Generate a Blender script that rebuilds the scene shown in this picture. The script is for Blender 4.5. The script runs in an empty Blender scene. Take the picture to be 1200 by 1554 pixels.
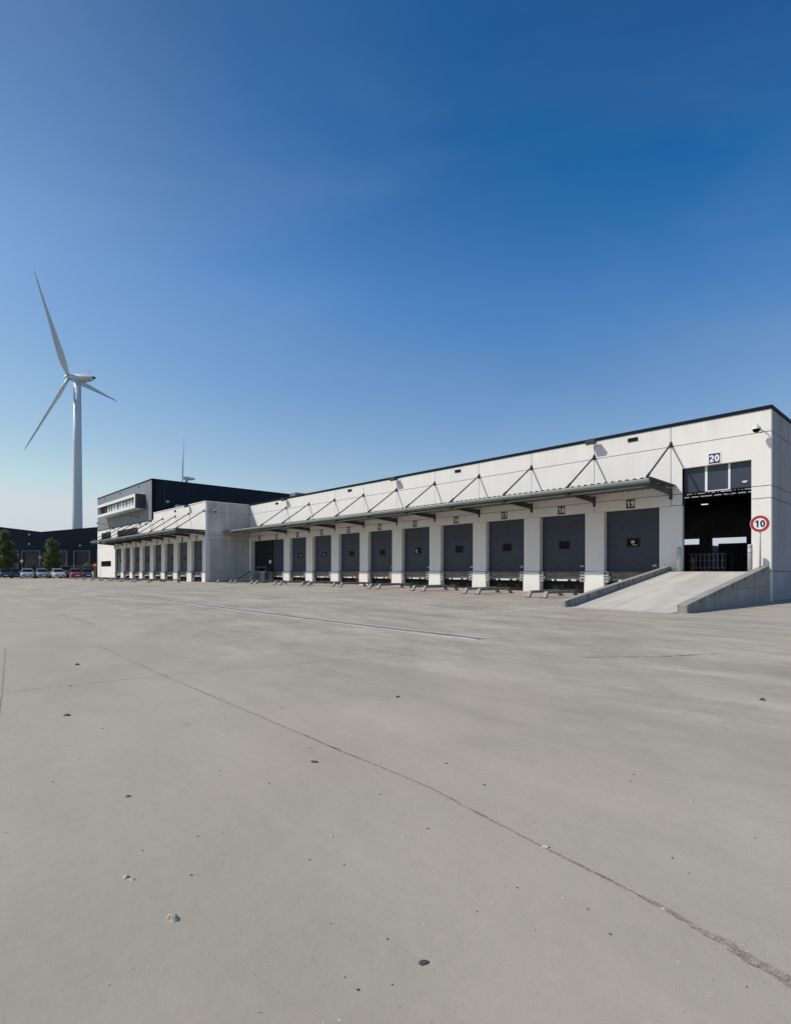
import bpy, bmesh, math, random
from mathutils import Vector, Matrix

rnd = random.Random(7)
S = bpy.context.scene
COL = S.collection

# ------------------------------------------------------------------ camera
F, YAW, HY = 815.24, 0.82382, 867.3            # focal length in px of a 1200 px wide frame, heading, horizon row
CX, CY, CZ = 5.779, -26.645, 1.25
RX, RY = math.cos(YAW), math.sin(YAW)          # camera right
DX, DY = -math.sin(YAW), math.cos(YAW)         # camera forward
cam = bpy.data.cameras.new('camera')
cam.sensor_fit = 'HORIZONTAL'
cam.sensor_width = 36.0
cam.lens = F / 1200 * 36
cam.shift_y = (HY - 777) / 1200
cam.clip_start, cam.clip_end = 0.1, 6000
camo = bpy.data.objects.new('camera', cam)
camo.location = (CX, CY, CZ)
camo.rotation_euler = (math.pi / 2, 0, YAW)
COL.objects.link(camo)
S.camera = camo

# ------------------------------------------------------------------ sky, sun, exposure
LX, LY, LZ = 0.97, 1.0, -1.40                  # the way the light travels
ELEV = math.atan2(1.40, math.hypot(LX, LY))
AZ = math.atan2(-LX, -LY)                      # compass angle of the sun, clockwise from +Y
w = bpy.data.worlds.new('World')
S.world = w
w.use_nodes = True
nt = w.node_tree
bg = nt.nodes['Background']
sky = nt.nodes.new('ShaderNodeTexSky')
sky.sky_type = 'NISHITA'
sky.sun_disc = False
sky.sun_elevation = ELEV
sky.sun_rotation = AZ
sky.altitude = 0
sky.air_density = 1.0
sky.dust_density = 0.35
sky.ozone_density = 3.0
ma = nt.nodes.new('ShaderNodeVectorMath')      # deep polarised blue away from the sun, paler towards it
ma.operation = 'MULTIPLY_ADD'
ma.inputs[1].default_value = (1.62, 1.28, 1.0)
ma.inputs[2].default_value = (-1.26, -0.73, 0.0)
mxv = nt.nodes.new('ShaderNodeVectorMath')
mxv.operation = 'MAXIMUM'
mxv.inputs[1].default_value = (0.12, 0.3, 0.5)
nt.links.new(sky.outputs[0], ma.inputs[0])
nt.links.new(ma.outputs[0], mxv.inputs[0])
sx = nt.nodes.new('ShaderNodeSeparateXYZ')
cx_ = nt.nodes.new('ShaderNodeCombineXYZ')
nt.links.new(mxv.outputs[0], sx.inputs[0])
kb = nt.nodes.new('ShaderNodeMath')            # blue: soft shoulder  b * (1.4 - 0.069 b)
kb.operation = 'MULTIPLY_ADD'
kb.inputs[1].default_value, kb.inputs[2].default_value = -0.069, 1.40
nb = nt.nodes.new('ShaderNodeMath')
nb.operation = 'MULTIPLY'
nt.links.new(sx.outputs[2], kb.inputs[0])
nt.links.new(sx.outputs[2], nb.inputs[0])
nt.links.new(kb.outputs[0], nb.inputs[1])
nt.links.new(nb.outputs[0], cx_.inputs[2])
for i, k in ((0, 0.84), (1, 0.92)):            # keep the horizon a cool white
    a = nt.nodes.new('ShaderNodeMath')
    a.operation = 'MULTIPLY'
    a.inputs[1].default_value = k
    nt.links.new(nb.outputs[0], a.inputs[0])
    b = nt.nodes.new('ShaderNodeMath')
    b.operation = 'MINIMUM'
    nt.links.new(sx.outputs[i], b.inputs[0])
    nt.links.new(a.outputs[0], b.inputs[1])
    nt.links.new(b.outputs[0], cx_.inputs[i])
stc = nt.nodes.new('ShaderNodeTexCoord')       # the faintest uneven haze and wisps
smp = nt.nodes.new('ShaderNodeMapping')
smp.inputs['Scale'].default_value = (1.6, 1.6, 5.0)
smp.inputs['Rotation'].default_value = (0.25, 0.1, 0.4)
sno = nt.nodes.new('ShaderNodeTexNoise')
sno.inputs['Scale'].default_value = 1.0
sno.inputs['Detail'].default_value = 7
sno.inputs['Roughness'].default_value = 0.55
sno.inputs['Distortion'].default_value = 0.6
srg = nt.nodes.new('ShaderNodeMapRange')
srg.inputs['From Min'].default_value, srg.inputs['From Max'].default_value = 0.45, 0.85
srg.inputs['To Min'].default_value, srg.inputs['To Max'].default_value = 0.0, 0.075
smx = nt.nodes.new('ShaderNodeMix')
smx.data_type = 'RGBA'
smx.inputs[7].default_value = (5.2, 5.9, 6.6, 1)
nt.links.new(stc.outputs['Generated'], smp.inputs[0])
nt.links.new(smp.outputs[0], sno.inputs['Vector'])
nt.links.new(sno.outputs['Fac'], srg.inputs['Value'])
nt.links.new(srg.outputs[0], smx.inputs['Factor'])
nt.links.new(cx_.outputs[0], smx.inputs[6])
sz = nt.nodes.new('ShaderNodeSeparateXYZ')     # darker, deeper sky high up
sr = nt.nodes.new('ShaderNodeValToRGB')
el = sr.color_ramp.elements
for pos, val in ((0.0, 1.0), (0.2, 1.06), (0.45, 1.13), (0.70, 0.80)):
    e_ = el[0] if pos == 0.0 else el.new(pos)
    e_.position, e_.color = pos, (val / 1.25, val / 1.25, val / 1.25, 1)
el[-1].position, el[-1].color = 1.0, (0.6, 0.6, 0.6, 1)
sm = nt.nodes.new('ShaderNodeMix')
sm.data_type = 'RGBA'
sm.blend_type = 'MULTIPLY'
sm.inputs['Factor'].default_value = 1.0
nt.links.new(stc.outputs['Generated'], sz.inputs[0])
nt.links.new(sz.outputs[2], sr.inputs[0])
nt.links.new(smx.outputs[2], sm.inputs[6])
nt.links.new(sr.outputs[0], sm.inputs[7])
nt.links.new(sm.outputs[2], bg.inputs[0])
bg.inputs[1].default_value = 0.1375
sun = bpy.data.lights.new('sun', 'SUN')
sun.energy = 3.7
sun.angle = math.radians(0.53)
sun.color = (1.0, 0.955, 0.88)
suno = bpy.data.objects.new('sun', sun)
suno.rotation_euler = Vector((LX, LY, LZ)).to_track_quat('-Z', 'Y').to_euler()
suno.location = (-40, -60, 60)
COL.objects.link(suno)
S.view_settings.view_transform = 'Standard'
S.view_settings.look = 'None'
S.view_settings.exposure = 0.0
S.view_settings.gamma = 1.0


# ------------------------------------------------------------------ picture helpers (where things stand)
def dep(px, py, t):
    k = (px - 600) / F
    return (CX + (DX + RX * k) * t, CY + (DY + RY * k) * t, CZ - (py - HY) / F * t)


def gz(x):
    t = min(1.0, max(0.0, -x / 23.0))
    return 0.21 * t * t * (3 - 2 * t)


def gnd(px, py):
    z = 0.0
    for _ in range(6):
        p = dep(px, py, F * (CZ - z) / (py - HY))
        z = gz(p[0])
    return (p[0], p[1], z)


# ------------------------------------------------------------------ materials
def mat(name, color, rough=0.7, metal=0.0, spec=0.5, noise=None, bump=0.0, bump_scale=60, coat=0.0):
    """noise = list of (scale xyz, detail, amount) multiplied onto the base colour"""
    m = bpy.data.materials.new(name)
    m.use_nodes = True
    t = m.node_tree
    b = t.nodes['Principled BSDF']
    b.inputs['Base Color'].default_value = (*color, 1)
    b.inputs['Roughness'].default_value = rough
    b.inputs['Metallic'].default_value = metal
    b.inputs['Specular IOR Level'].default_value = spec
    if coat:
        b.inputs['Coat Weight'].default_value = coat
    tc = t.nodes.new('ShaderNodeTexCoord')
    last = None
    for sc, det, amt in (noise or []):
        mp = t.nodes.new('ShaderNodeMapping')
        mp.inputs['Scale'].default_value = sc
        t.links.new(tc.outputs['Object'], mp.inputs['Vector'])
        n = t.nodes.new('ShaderNodeTexNoise')
        n.inputs['Scale'].default_value = 1
        n.inputs['Detail'].default_value = det
        n.inputs['Roughness'].default_value = 0.6
        t.links.new(mp.outputs[0], n.inputs['Vector'])
        r = t.nodes.new('ShaderNodeMapRange')
        r.inputs['From Min'].default_value = 0.3
        r.inputs['From Max'].default_value = 0.7
        r.inputs['To Min'].default_value = 1 - amt
        r.inputs['To Max'].default_value = 1 + amt
        t.links.new(n.outputs['Fac'], r.inputs['Value'])
        if last is None:
            last = r.outputs[0]
        else:
            mu = t.nodes.new('ShaderNodeMath')
            mu.operation = 'MULTIPLY'
            t.links.new(last, mu.inputs[0])
            t.links.new(r.outputs[0], mu.inputs[1])
            last = mu.outputs[0]
    if last is not None:
        vm = t.nodes.new('ShaderNodeVectorMath')
        vm.operation = 'SCALE'
        vm.inputs[0].default_value = color
        t.links.new(last, vm.inputs['Scale'])
        t.links.new(vm.outputs[0], b.inputs['Base Color'])
    if bump:
        n = t.nodes.new('ShaderNodeTexNoise')
        n.inputs['Scale'].default_value = bump_scale
        n.inputs['Detail'].default_value = 5
        t.links.new(tc.outputs['Object'], n.inputs['Vector'])
        bp = t.nodes.new('ShaderNodeBump')
        bp.inputs['Strength'].default_value = bump
        bp.inputs['Distance'].default_value = 0.01
        t.links.new(n.outputs['Fac'], bp.inputs['Height'])
        t.links.new(bp.outputs[0], b.inputs['Normal'])
    return m


M = {}
M['wall'] = mat('white_precast_concrete', (0.82, 0.785, 0.73), 0.85, noise=[((0.35, 0.35, 0.5), 4, 0.035), ((2.2, 2.2, 0.18), 4, 0.028), ((14, 14, 14), 4, 0.02)], bump=0.12, bump_scale=25)
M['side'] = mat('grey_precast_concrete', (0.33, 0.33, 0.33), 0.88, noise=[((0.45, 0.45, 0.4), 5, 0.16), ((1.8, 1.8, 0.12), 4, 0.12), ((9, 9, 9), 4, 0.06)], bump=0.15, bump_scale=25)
M['side_wing'] = mat('bare_grey_wing_concrete', (0.60, 0.585, 0.545), 0.88, noise=[((0.45, 0.45, 0.4), 5, 0.16), ((1.8, 1.8, 0.12), 4, 0.14), ((9, 9, 9), 4, 0.06)], bump=0.15, bump_scale=25)
M['seal'] = mat('joint_sealant', (0.13, 0.125, 0.12), 0.9, noise=[((6, 6, 6), 3, 0.2)])
M['coping'] = mat('dark_coping_metal', (0.008, 0.011, 0.018), 0.6, metal=0.0, spec=0.1, noise=[((3, 3, 3), 3, 0.15)])
M['door'] = mat('blue_grey_door_paint', (0.052, 0.061, 0.080), 0.55, spec=0.3, noise=[((0.6, 0.6, 0.6), 3, 0.14), ((3, 3, 12), 5, 0.10), ((0.8, 1, 7), 5, 0.12)])
M['door_dark'] = mat('dark_door_paint', (0.012, 0.014, 0.018), 0.5, spec=0.3, noise=[((0.6, 0.6, 0.6), 3, 0.1)])
M['glass'] = mat('dark_window_glass', (0.006, 0.007, 0.010), 0.2, spec=0.08, noise=[((0.7, 0.7, 0.7), 2, 0.4)])
M['galv'] = mat('galvanised_steel', (0.25, 0.26, 0.25), 0.45, metal=0.45, noise=[((1.2, 3, 3), 4, 0.16), ((20, 20, 20), 3, 0.08)])
M['sheet'] = mat('corrugated_sheet_steel', (0.075, 0.08, 0.078), 0.6, metal=0.1, noise=[((0.8, 0.8, 0.8), 4, 0.18)])
M['steel'] = mat('dark_grey_steel_paint', (0.06, 0.062, 0.062), 0.5, metal=0.2, noise=[((4, 4, 4), 3, 0.25)])
M['rod'] = mat('tie_rod_paint', (0.055, 0.055, 0.055), 0.55, noise=[((4, 4, 4), 3, 0.2)])
M['lip'] = mat('leveller_lip_steel', (0.16, 0.155, 0.145), 0.6, metal=0.2, noise=[((1.3, 1.3, 3), 5, 0.45), ((9, 9, 9), 4, 0.2)])
M['black'] = mat('black_pit', (0.006, 0.006, 0.006), 0.95, noise=[((2, 2, 2), 3, 0.3)])
M['rubber'] = mat('black_rubber', (0.02, 0.02, 0.02), 0.85, noise=[((10, 10, 10), 3, 0.3)])
M['plate'] = mat('worn_steel_plate', (0.42, 0.42, 0.40), 0.6, metal=0.2, noise=[((6, 6, 6), 5, 0.35)])
M['white'] = mat('white_paint', (0.78, 0.78, 0.76), 0.5, noise=[((5, 5, 5), 3, 0.06)])
M['cream'] = mat('pale_yellow_block', (0.72, 0.67, 0.42), 0.6, noise=[((5, 5, 5), 3, 0.1)])
M['num_bg'] = mat('black_number_plate', (0.012, 0.012, 0.016), 0.5, noise=[((5, 5, 5), 3, 0.2)])
M['num_navy'] = mat('navy_number_plate', (0.018, 0.022, 0.07), 0.45, noise=[((5, 5, 5), 3, 0.15)])
M['digit'] = mat('white_digit', (0.8, 0.8, 0.8), 0.5, noise=[((9, 9, 9), 3, 0.05)])
M['red'] = mat('sign_red', (0.42, 0.012, 0.022), 0.4, noise=[((6, 6, 6), 3, 0.12)])
M['inside'] = mat('dark_interior', (0.07, 0.065, 0.06), 0.9, noise=[((0.5, 0.5, 0.5), 4, 0.35)])
M['grey_clad'] = mat('grey_facade_cladding', (0.205, 0.225, 0.24), 0.55, metal=0.0, spec=0.3, noise=[((0.25, 0.25, 0.3), 3, 0.05), ((3, 3, 0.1), 3, 0.04)])
M['navy_clad'] = mat('navy_facade_cladding', (0.015, 0.023, 0.036), 0.6, metal=0.0, spec=0.2, noise=[((0.25, 0.25, 0.3), 3, 0.12), ((2.5, 2.5, 0.08), 3, 0.08)])
M['roof'] = mat('grey_roof_felt', (0.12, 0.12, 0.12), 0.9, noise=[((1, 1, 1), 4, 0.2)])
M['turbine'] = mat('light_grey_turbine_paint', (0.72, 0.73, 0.74), 0.5, noise=[((0.1, 0.1, 0.05), 3, 0.06)])
M['turbine_dark'] = mat('dark_nacelle_end', (0.04, 0.04, 0.045), 0.6, noise=[((1, 1, 1), 3, 0.2)])
M['bark'] = mat('bark', (0.06, 0.045, 0.03), 0.9, noise=[((8, 8, 2), 5, 0.35)])
M['rust'] = mat('rusty_steel', (0.20, 0.095, 0.035), 0.85, noise=[((5, 5, 5), 5, 0.45)])
M['stone'] = mat('pale_pebble', (0.52, 0.47, 0.39), 0.9, noise=[((25, 25, 25), 4, 0.4)], bump=0.6, bump_scale=90)
M['stone_dark'] = mat('dark_pebble', (0.085, 0.075, 0.06), 0.9, noise=[((25, 25, 25), 4, 0.4)], bump=0.6, bump_scale=90)
M['lamp_glass'] = mat('lamp_glass', (0.5, 0.52, 0.52), 0.2, noise=[((6, 6, 6), 3, 0.1)])
M['blind'] = mat('pale_blind_behind_glass', (0.66, 0.67, 0.68), 0.3, noise=[((0.35, 0.35, 0.1), 3, 0.18), ((2.2, 2.2, 0.4), 2, 0.12)])
M['grate'] = mat('drain_grating', (0.21, 0.20, 0.175), 0.85, spec=0.1, noise=[((3, 8, 3), 4, 0.35)])
M['edge'] = mat('drain_edge_concrete', (0.56, 0.53, 0.46), 0.9, spec=0.1, noise=[((0.9, 6, 3), 4, 0.2)])


def leaf_mat(name, a, b):
    m = bpy.data.materials.new(name)
    m.use_nodes = True
    t = m.node_tree
    p = t.nodes['Principled BSDF']
    p.inputs['Roughness'].default_value = 0.6
    tc = t.nodes.new('ShaderNodeTexCoord')
    n = t.nodes.new('ShaderNodeTexNoise')
    n.inputs['Scale'].default_value = 1.6
    n.inputs['Detail'].default_value = 6
    t.links.new(tc.outputs['Object'], n.inputs['Vector'])
    r = t.nodes.new('ShaderNodeValToRGB')
    r.color_ramp.elements[0].position, r.color_ramp.elements[1].position = 0.35, 0.68
    r.color_ramp.elements[0].color, r.color_ramp.elements[1].color = (*a, 1), (*b, 1)
    t.links.new(n.outputs['Fac'], r.inputs[0])
    t.links.new(r.outputs[0], p.inputs['Base Color'])
    tr = t.nodes.new('ShaderNodeBsdfTranslucent')
    t.links.new(r.outputs[0], tr.inputs[0])
    mx = t.nodes.new('ShaderNodeMixShader')
    mx.inputs[0].default_value = 0.3
    t.links.new(p.outputs[0], mx.inputs[1])
    t.links.new(tr.outputs[0], mx.inputs[2])
    t.links.new(mx.outputs[0], t.nodes['Material Output'].inputs[0])
    return m


M['leaf'] = leaf_mat('tree_leaves', (0.045, 0.080, 0.018), (0.16, 0.21, 0.045))
M['leaf_light'] = leaf_mat('hedge_leaves', (0.05, 0.07, 0.022), (0.15, 0.17, 0.05))


def paint(name, c):
    if name not in M:
        M[name] = mat(name, c, 0.3, metal=0.1, coat=0.6, noise=[((1.5, 1.5, 1.5), 3, 0.05)])
    return M[name]


# ---- yard concrete: mottling, fine grain, worn tracks and stains that lie in the slab
def yard_material():
    m = bpy.data.materials.new('yard_concrete')
    m.use_nodes = True
    t = m.node_tree
    N, L = t.nodes, t.links
    b = N['Principled BSDF']
    b.inputs['Roughness'].default_value = 0.86
    b.inputs['Specular IOR Level'].default_value = 0.3
    tc = N.new('ShaderNodeTexCoord')

    def noise(scale, det=4, rough=0.6, dist=0.0, rot=0.0):
        mp = N.new('ShaderNodeMapping')
        mp.inputs['Scale'].default_value = scale
        mp.inputs['Rotation'].default_value = (0, 0, rot)
        L.new(tc.outputs['Object'], mp.inputs['Vector'])
        n = N.new('ShaderNodeTexNoise')
        n.inputs['Scale'].default_value = 1
        n.inputs['Detail'].default_value = det
        n.inputs['Roughness'].default_value = rough
        n.inputs['Distortion'].default_value = dist
        L.new(mp.outputs[0], n.inputs['Vector'])
        return n.outputs['Fac']

    def rng(v, a, c, lo, hi):
        r = N.new('ShaderNodeMapRange')
        r.inputs['From Min'].default_value, r.inputs['From Max'].default_value = a, c
        r.inputs['To Min'].default_value, r.inputs['To Max'].default_value = lo, hi
        L.new(v, r.inputs['Value'])
        return r.outputs[0]

    def mul(a, c):
        k = N.new('ShaderNodeMath')
        k.operation = 'MULTIPLY'
        L.new(a, k.inputs[0])
        L.new(c, k.inputs[1])
        return k.outputs[0]

    # worn, driven-over zone in front of the docks carries the streaks; the near slab is cleaner
    sep = N.new('ShaderNodeSeparateXYZ')
    L.new(tc.outputs['Object'], sep.inputs[0])
    zone = mul(rng(sep.outputs['Y'], -24.5, -20.0, 0, 1), rng(sep.outputs['X'], -140, -90, 0, 1))
    fac = rng(noise((0.10, 0.10, 1), 4), 0.3, 0.7, 0.93, 1.07)
    fac = mul(fac, rng(noise((0.9, 0.9, 1), 5), 0.3, 0.7, 0.965, 1.035))
    fac = mul(fac, rng(noise((14, 14, 1), 5, 0.7), 0.3, 0.7, 0.97, 1.03))
    fac = mul(fac, rng(noise((330, 330, 1), 3, 0.75), 0.3, 0.7, 0.80, 1.20))
    # tyre-worn streaks, long along several manoeuvring directions
    st = None
    for sc, rot, lo, hi in (((0.16, 0.8, 1), 0.0, 0.88, 1.10), ((0.2, 1.1, 1), 0.75, 0.86, 1.12), ((0.2, 1.0, 1), -0.55, 0.88, 1.10), ((0.5, 3.4, 1), 0.95, 0.93, 1.06), ((0.45, 0.45, 1), 0.3, 0.86, 1.14), ((1.4, 2.0, 1), 0.5, 0.93, 1.06)):
        v = rng(noise(sc, 7, 0.7, 0.6, rot), 0.32, 0.68, lo, hi)
        st = v if st is None else mul(st, v)
    # turning arcs left by lorry tyres
    for cx0, cy0, sc, lo in ((-14, -36, 0.33, 0.95), (6, -2, 0.27, 0.965)):
        mp = N.new('ShaderNodeMapping')
        mp.inputs['Location'].default_value = (-cx0, -cy0, 0)
        L.new(tc.outputs['Object'], mp.inputs['Vector'])
        wv = N.new('ShaderNodeTexWave')
        wv.wave_type = 'RINGS'
        wv.rings_direction = 'Z'
        wv.inputs['Scale'].default_value = sc
        wv.inputs['Distortion'].default_value = 2.5
        wv.inputs['Detail'].default_value = 4
        wv.inputs['Detail Scale'].default_value = 0.6
        L.new(mp.outputs[0], wv.inputs['Vector'])
        st = mul(st, rng(wv.outputs['Fac'], 0.72, 1.0, 1.0, lo))
    mixv = N.new('ShaderNodeMix')
    mixv.data_type = 'FLOAT'
    zz = rng(zone, 0, 1, 0.22, 1.15)
    L.new(zz, mixv.inputs['Factor'])
    mixv.inputs[2].default_value = 1.0
    L.new(st, mixv.inputs[3])
    fac = mul(fac, mixv.outputs[0])
    # scattered oil spots
    spot = rng(noise((1.7, 2.6, 1), 2, 0.5), 0.735, 0.80, 1.0, 0.62)
    fac = mul(fac, spot)
    fac = mul(fac, rng(noise((55, 75, 1), 2, 0.5), 0.70, 0.78, 1.0, 0.72))
    fac = mul(fac, rng(noise((48, 62, 1), 2, 0.5, 0.0, 1.1), 0.70, 0.78, 1.0, 1.18))
    fac = mul(fac, rng(noise((0.33, 0.42, 1), 6, 0.65, 0.8), 0.5, 0.74, 1.0, 0.90))
    cr = N.new('ShaderNodeMix')
    cr.data_type = 'RGBA'
    L.new(rng(noise((0.22, 0.22, 1), 3), 0.35, 0.65, 0, 1), cr.inputs['Factor'])
    cr.inputs[6].default_value = (0.412, 0.362, 0.286, 1)
    cr.inputs[7].default_value = (0.398, 0.354, 0.289, 1)
    vm = N.new('ShaderNodeVectorMath')
    vm.operation = 'SCALE'
    L.new(cr.outputs[2], vm.inputs[0])
    L.new(fac, vm.inputs['Scale'])
    # beyond the industrial estate: dry grass
    ln = N.new('ShaderNodeVectorMath')
    ln.operation = 'LENGTH'
    L.new(tc.outputs['Object'], ln.inputs[0])
    far = N.new('ShaderNodeMix')
    far.data_type = 'RGBA'
    L.new(rng(ln.outputs['Value'], 170, 210, 0, 1), far.inputs['Factor'])
    L.new(vm.outputs[0], far.inputs[6])
    far.inputs[7].default_value = (0.075, 0.085, 0.035, 1)
    L.new(far.outputs[2], b.inputs['Base Color'])
    bp = N.new('ShaderNodeBump')
    bp.inputs['Strength'].default_value = 0.45
    bp.inputs['Distance'].default_value = 0.003
    L.new(noise((420, 420, 420), 3, 0.7), bp.inputs['Height'])
    bp2 = N.new('ShaderNodeBump')
    bp2.inputs['Strength'].default_value = 0.25
    bp2.inputs['Distance'].default_value = 0.02
    L.new(noise((6, 6, 6), 4, 0.6), bp2.inputs['Height'])
    L.new(bp.outputs[0], bp2.inputs['Normal'])
    L.new(bp2.outputs[0], b.inputs['Normal'])
    return m


M['yard'] = yard_material()


def grime(m, zlo, zhi, sc, lo, hi, dark, amt):
    """dirt with a ragged edge: full at height zlo, gone at zhi"""
    t = m.node_tree
    N, L = t.nodes, t.links
    b = N['Principled BSDF']
    src = b.inputs['Base Color'].links[0].from_socket
    tc = N.new('ShaderNodeTexCoord')
    sep = N.new('ShaderNodeSeparateXYZ')
    L.new(tc.outputs['Object'], sep.inputs[0])
    r1 = N.new('ShaderNodeMapRange')
    r1.inputs['From Min'].default_value, r1.inputs['From Max'].default_value = zlo, zhi
    r1.inputs['To Min'].default_value, r1.inputs['To Max'].default_value = amt, 0
    L.new(sep.outputs['Z'], r1.inputs['Value'])
    mp = N.new('ShaderNodeMapping')
    mp.inputs['Scale'].default_value = sc
    L.new(tc.outputs['Object'], mp.inputs[0])
    n = N.new('ShaderNodeTexNoise')
    n.inputs['Scale'].default_value = 1
    n.inputs['Detail'].default_value = 7
    n.inputs['Roughness'].default_value = 0.7
    L.new(mp.outputs[0], n.inputs['Vector'])
    r2 = N.new('ShaderNodeMapRange')
    r2.inputs['From Min'].default_value, r2.inputs['From Max'].default_value = lo, hi
    L.new(n.outputs['Fac'], r2.inputs['Value'])
    k = N.new('ShaderNodeMath')
    k.operation = 'MULTIPLY'
    L.new(r1.outputs[0], k.inputs[0])
    L.new(r2.outputs[0], k.inputs[1])
    mx = N.new('ShaderNodeMix')
    mx.data_type = 'RGBA'
    L.new(k.outputs[0], mx.inputs['Factor'])
    L.new(src, mx.inputs[6])
    mx.inputs[7].default_value = (*dark, 1)
    L.new(mx.outputs[2], b.inputs['Base Color'])


grime(M['wall'], 8.05, 7.0, (2.6, 2.6, 0.22), 0.42, 0.72, (0.45, 0.43, 0.39), 0.30)
grime(M['wall'], -0.1, 0.75, (3.5, 3.5, 2.0), 0.35, 0.70, (0.40, 0.37, 0.32), 0.55)
grime(M['side'], 8.05, 5.6, (2.2, 2.2, 0.16), 0.42, 0.70, (0.16, 0.165, 0.17), 0.6)
grime(M['side_wing'], 8.0, 5.4, (2.2, 2.2, 0.16), 0.42, 0.70, (0.20, 0.20, 0.19), 0.7)


# ---- ramp side wall: shuttering joints and run-off stains from the top edge
def stained_material():
    m = mat('stained_ramp_concrete', (0.30, 0.285, 0.255), 0.88, noise=[((0.9, 0.9, 0.9), 5, 0.14), ((9, 9, 9), 4, 0.08)], bump=0.2, bump_scale=30)
    t = m.node_tree
    N, L = t.nodes, t.links
    b = N['Principled BSDF']
    src = b.inputs['Base Color'].links[0].from_socket
    tc = N.new('ShaderNodeTexCoord')
    mp = N.new('ShaderNodeMapping')
    mp.inputs['Scale'].default_value = (3.1, 3.1, 0.25)
    L.new(tc.outputs['Object'], mp.inputs[0])
    n = N.new('ShaderNodeTexNoise')
    n.inputs['Scale'].default_value = 1
    n.inputs['Detail'].default_value = 8
    n.inputs['Roughness'].default_value = 0.72
    L.new(mp.outputs[0], n.inputs['Vector'])
    sep = N.new('ShaderNodeSeparateXYZ')
    L.new(tc.outputs['Object'], sep.inputs[0])
    # height below the sloping top edge:  top = 1.48 + (y + 0.1) * 0.1326
    a = N.new('ShaderNodeMath')
    a.operation = 'MULTIPLY_ADD'
    L.new(sep.outputs['Y'], a.inputs[0])
    a.inputs[1].default_value = 0.1326
    a.inputs[2].default_value = 1.493
    d = N.new('ShaderNodeMath')
    d.operation = 'SUBTRACT'
    L.new(a.outputs[0], d.inputs[0])
    L.new(sep.outputs['Z'], d.inputs[1])
    r1 = N.new('ShaderNodeMapRange')
    r1.inputs['From Min'].default_value, r1.inputs['From Max'].default_value = 0.02, 0.42
    r1.inputs['To Min'].default_value, r1.inputs['To Max'].default_value = 1, 0
    L.new(d.outputs[0], r1.inputs['Value'])
    r2 = N.new('ShaderNodeMapRange')
    r2.inputs['From Min'].default_value, r2.inputs['From Max'].default_value = 0.44, 0.64
    L.new(n.outputs['Fac'], r2.inputs['Value'])
    k = N.new('ShaderNodeMath')
    k.operation = 'MULTIPLY'
    L.new(r1.outputs[0], k.inputs[0])
    L.new(r2.outputs[0], k.inputs[1])
    ge = N.new('ShaderNodeNewGeometry')
    sn = N.new('ShaderNodeSeparateXYZ')
    L.new(ge.outputs['True Normal'], sn.inputs[0])
    lt = N.new('ShaderNodeMath')
    lt.operation = 'LESS_THAN'
    L.new(sn.outputs['Z'], lt.inputs[0])
    lt.inputs[1].default_value = 0.3
    k2 = N.new('ShaderNodeMath')
    k2.operation = 'MULTIPLY'
    L.new(k.outputs[0], k2.inputs[0])
    L.new(lt.outputs[0], k2.inputs[1])
    mx = N.new('ShaderNodeMix')
    mx.data_type = 'RGBA'
    L.new(k2.outputs[0], mx.inputs['Factor'])
    L.new(src, mx.inputs[6])
    mx.inputs[7].default_value = (0.055, 0.052, 0.046, 1)
    L.new(mx.outputs[2], b.inputs['Base Color'])
    return m


M['stained'] = stained_material()


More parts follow.
